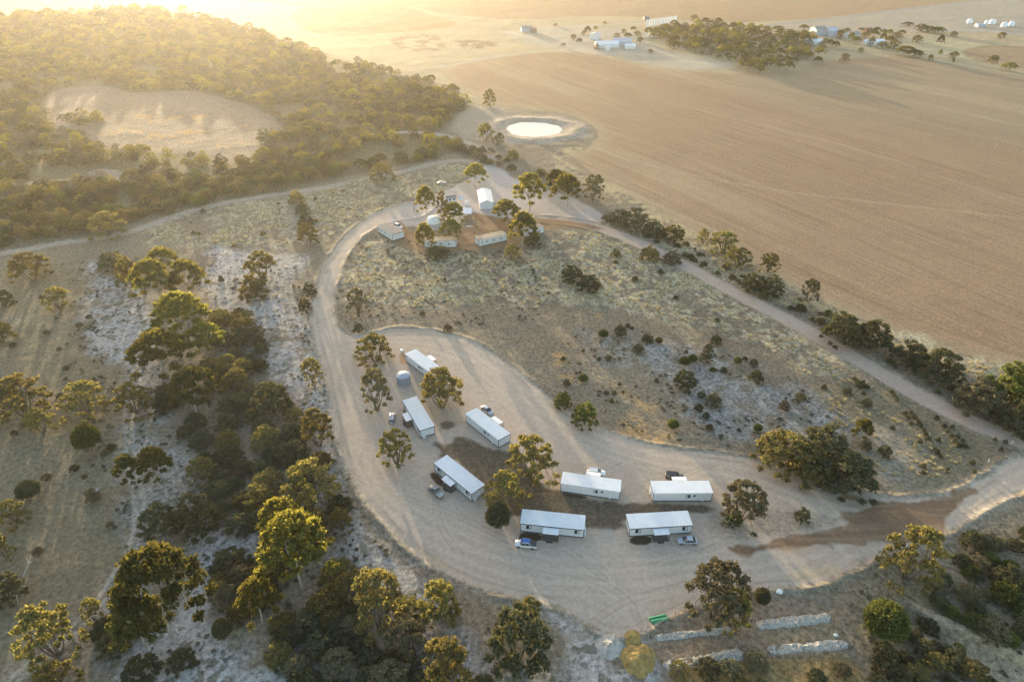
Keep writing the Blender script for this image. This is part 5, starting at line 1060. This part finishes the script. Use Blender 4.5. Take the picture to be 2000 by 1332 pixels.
# mulch rows in the garden
def mulch(a, b, wd, label):
    A_, B_ = W(*a), W(*b); d = (B_-A_); L = d.length; n_ = int(L/.22); na = 12; V = []; F = []
    for i in range(n_+1):
        t = i/n_; wv = wd/2*(.8+.35*float(vn(np.array([t*L*.8+a[0]]),np.array([3.]),7)[0]))*min(1,(min(t,1-t)*L/.8+.15))
        for k in range(na):
            q = -1+2*k/(na-1); z_ = .42*math.sqrt(max(0,1-q*q))*(.45+.75*float(vn(np.array([t*L*1.6+a[0]]),np.array([q*2.+a[1]]),9)[0]))+.25*float(vn(np.array([t*L*4]),np.array([q*6.]),12)[0])-.12; V.append((t*L,q*wv,z_))
    for i in range(n_):
        for k in range(na-1): F.append((i*na+k,(i+1)*na+k,(i+1)*na+k+1,i*na+k+1))
    m = MB(); m.add(V,F,True); o = m.build('mulch_row',M_MULCH); o.location = (A_.x,A_.y,0.05); o.rotation_euler = (0,0,math.atan2(d.y,d.x)); tag(o,label,'mulch row','shredded rows in the garden yard')
mulch((1278,1247),(1428,1230),2.0,'thin pale shredded row, upper left in the garden yard'); mulch((1294,1302),(1452,1276),2.7,'pale shredded row, lower left in the garden yard')
mulch((1476,1222),(1622,1206),2.5,'tidy white shredded row, upper right in the garden yard'); mulch((1498,1270),(1656,1258),2.4,'tumbled white shredded row, lower right in the garden yard')
# garden fence
e = empty('wire_fence',(0,0,0),0,'low wire fence with wooden posts around the garden yard','fence')
fp = [(1262,1238),(1345,1185),(1400,1165),(1500,1150),(1610,1180),(1640,1215),(1664,1262),(1500,1285),(1288,1318),(1262,1238)]
wr = MB(); pp = []
for a,b in zip(fp[:-1],fp[1:]):
    A_,B_ = W(*a),W(*b); n_ = max(1,int((B_-A_).length/4))
    for k in range(n_): p = A_.lerp(B_,k/n_); pp.append(p)
pp.append(W(*fp[-1]))
for p in pp[:-1]: m = MB(); z_ = T(p.x,p.y); m.tube((p.x,p.y,z_-.2),(p.x,p.y,z_+1.2),.06,.05,6); m.build('post',M_WOOD,e)
for a,b in zip(pp[:-1],pp[1:]):
    for hh in (.4,.75,1.1): wr.tube((a.x,a.y,T(a.x,a.y)+hh),(b.x,b.y,T(b.x,b.y)+hh),.012,.012,3,False)
wr.build('wire',M_STEEL,e)
# dead branches
def dead(pts, label):
    m = MB()
    for a,b,r0,r1,z0,z1 in pts: m.tube(W(*a,z0),W(*b,z1),r0,r1,6)
    o = m.build('fallen_branch',M_DEAD); tag(o,label,'branch')
dead([((8,1130),(30,1155),.2,.14,.5,.6),((30,1155),(36,1180),.12,.05,.6,.3),((12,1140),(58,1146),.13,.05,.5,.8),((30,1155),(20,1172),.1,.04,.6,.3)],'bare forked dead branch at the left edge')
dead([((45,1126),(56,1100),.13,.09,.3,.9),((56,1100),(50,1086),.09,.04,.9,1.6),((56,1100),(72,1090),.08,.03,.9,1.4),((58,1098),(60,1082),.07,.03,1,1.5)],'white dead sapling just above the forked branch at the left edge')
dead([((600,800),(636,786),.12,.06,.2,.3)],'long pale stick beside the outer verge of the loop')
dead([((1378,1168),(1400,1178),.12,.06,.3,.3),((1390,1171),(1398,1166),.08,.03,.3,.6)],'fallen limb under the tall mallee at the garden yard')
# kerb stones of the mallee bed: short log edging
for (a,b,lbl) in (((765,890),(790,908),'curved log edging under the orange mallee below the wagon'),((1010,925),(1062,945),'curved log edging under the biggest orange mallee')):
    A_,B_ = W(*a),W(*b); m = MB(); q = [A_.lerp(B_,t)+Vector((0,-1.2*math.sin(math.pi*t),.1)) for t in [k/6 for k in range(7)]]
    for p,r_ in zip(q[:-1],q[1:]): m.tube(p,r_,.12,.12,6)
    tag(m.build('log_edging',M_WOOD),lbl,'edging')
for i,(x_,y_) in enumerate(((1976,866),(1930,902))):
    c0 = W(x_,y_); m = MB(); m.box(-.08,-.05,-.2,.08,.05,1.1); o = m.build('marker_post',M_DOME); o.location = (c0.x,c0.y,0); tag(o, 'white marker post '+('by the dirt road near the right edge' if i == 0 else 'near the corner of the planted slope'),'post')

# ------------------------------------------------------------------ the distant farm
M_SILO = mat('silo_white',(.78,.80,.84),.35,.1,.5); M_SHEDB = mat('shed_blue',(.42,.46,.55),.5); M_BRICK = mat('shed_wall_brown',(.28,.20,.14),.8)
def silo(px_, py_, r, h, label, group):
    c0 = W(px_,py_); e = empty('silo',(c0.x,c0.y,0),0,label,'silo',group)
    m = MB(); m.tube((0,0,-.2),(0,0,h*.8),r,r,16); m.build('silo_wall',M_SILO,e); m = MB(); m.lathe([(r*1.04,h*.8),(r*.2,h),(.01,h)],n=16); m.build('silo_roof',M_SILO,e)
for k in range(12): silo(1264+k*5.0, 53.5-k*.75, 1.3, 8.2, 'tall white grain silo in the long row at the distant farm','tall silos in the long row')
for k,x_ in enumerate((1261,1267,1273.5,1280,1286)): silo(x_,74-k*.3,1.25,4.3,'short white silo in the small row below the long row','short silos in the small row')
def shed_px(px_, py_, lpx, wd, hw, rz, label, wallm, roofm, name='shed'):
    c0 = W(px_,py_); return gable(c0, lpx*mpp(py_), wd, hw, hw+wd*.16, rz, label, 'shed', name, wallm, roofm, False)
shed_px(1185,92,44,14,3.5,.05,'long pale-roofed shed at the distant farm, left',M_WALL,M_ROOF); shed_px(1215,87,34,16,3.5,-.15,'blue-grey shed behind the long pale one at the distant farm',M_SHEDB,M_SHEDB); shed_px(1230,95,20,9,3.0,0,'small pale shed in front of the blue-grey one',M_WALL,M_ROOF)
shed_px(1162,77,14,10,5,1.2,'tall pale shed with a lilac roof behind the long shed',M_WALL,M_SHEDB); shed_px(1028,62,20,12,4,.1,'isolated blue-grey shed left of the distant farm',M_SHEDB,M_ROOFG); shed_px(1042,64,10,9,3.5,.1,'brown box shed beside the isolated blue-grey shed',M_BRICK,M_BRICK); shed_px(1187,98,9,6,3,0,'white cube shed in front of the long pale shed',M_WALL,M_WALL); shed_px(1262,39,10,8,3,0,'grey shed just above the long silo row',M_ROOFG,M_ROOFG)
shed_px(1597,68,22,16,6,.1,'large blue-grey machinery shed of the right-hand farm, left one',M_SHEDB,M_ROOFG); shed_px(1621,70,18,16,6,.1,'large blue-grey machinery shed of the right-hand farm, right one',M_SHEDB,M_SHEDB); shed_px(1588,86,30,12,3,.0,'low white farmhouse with a pale roof under the large sheds',M_WALL,M_ROOF,'farmhouse'); shed_px(1663,76,20,14,5,.1,'grey shed between the trees of the right-hand farm',M_SHEDB,M_ROOFG)
shed_px(1692,88,18,12,3,.15,'white house right of the grey shed at the right-hand farm',M_WALL,M_ROOF,'farmhouse'); shed_px(1715,87,18,12,3,-.1,'pale house at the right end of the right-hand farm',M_WALL,M_ROOF,'farmhouse'); shed_px(1695,63,12,9,3,0,'rust-red shed behind the right-hand farm',M_RUST,M_RUST)
for i,(x_,y_,r_,h_,l_) in enumerate(((1893,46,3.2,5,'white tank'),(1927,47,2.5,4,'small white tank'),(1938,47,3.5,5,'white tank'),(1961,53,3.5,5,'white tank'),(1975,51,3.2,5,'white tank'))):
    c0 = W(x_,y_); e = MB(); e.lathe([(r_,-.2),(r_,h_*.7),(r_*.6,h_*.95),(.01,h_)],n=20); o = e.build('field_tank',M_SILO); o.location = (c0.x,c0.y,0); tag(o,'white round tank in the loose group at the far top right','tank','white tanks at the far top right')
shed_px(1913,53,14,8,2.5,0,'low blue-grey shed among the tanks at the far top right',M_SHEDB,M_SHEDB)
shed_px(388,38,14,14,3,.1,'bright roof glinting in the sun haze at the top left',M_WALL,M_ROOF)

# ------------------------------------------------------------------ the air
m = bpy.data.materials.new('haze_air'); m.use_nodes = True; nt = m.node_tree; nt.nodes.clear(); out = nt.nodes.new('ShaderNodeOutputMaterial'); pv = nt.nodes.new('ShaderNodeVolumePrincipled')
pv.inputs['Color'].default_value = (.97,.95,.92,1); pv.inputs['Density'].default_value = HAZE_D; pv.inputs['Anisotropy'].default_value = HAZE_G; nt.links.new(pv.outputs[0], out.inputs['Volume'])
mb = MB(); S = 4200; mb.box(-11800,-400,-4.5,11800,2650,CAM_H+6); o = mb.build('haze', m); tag(o,kind='stuff')
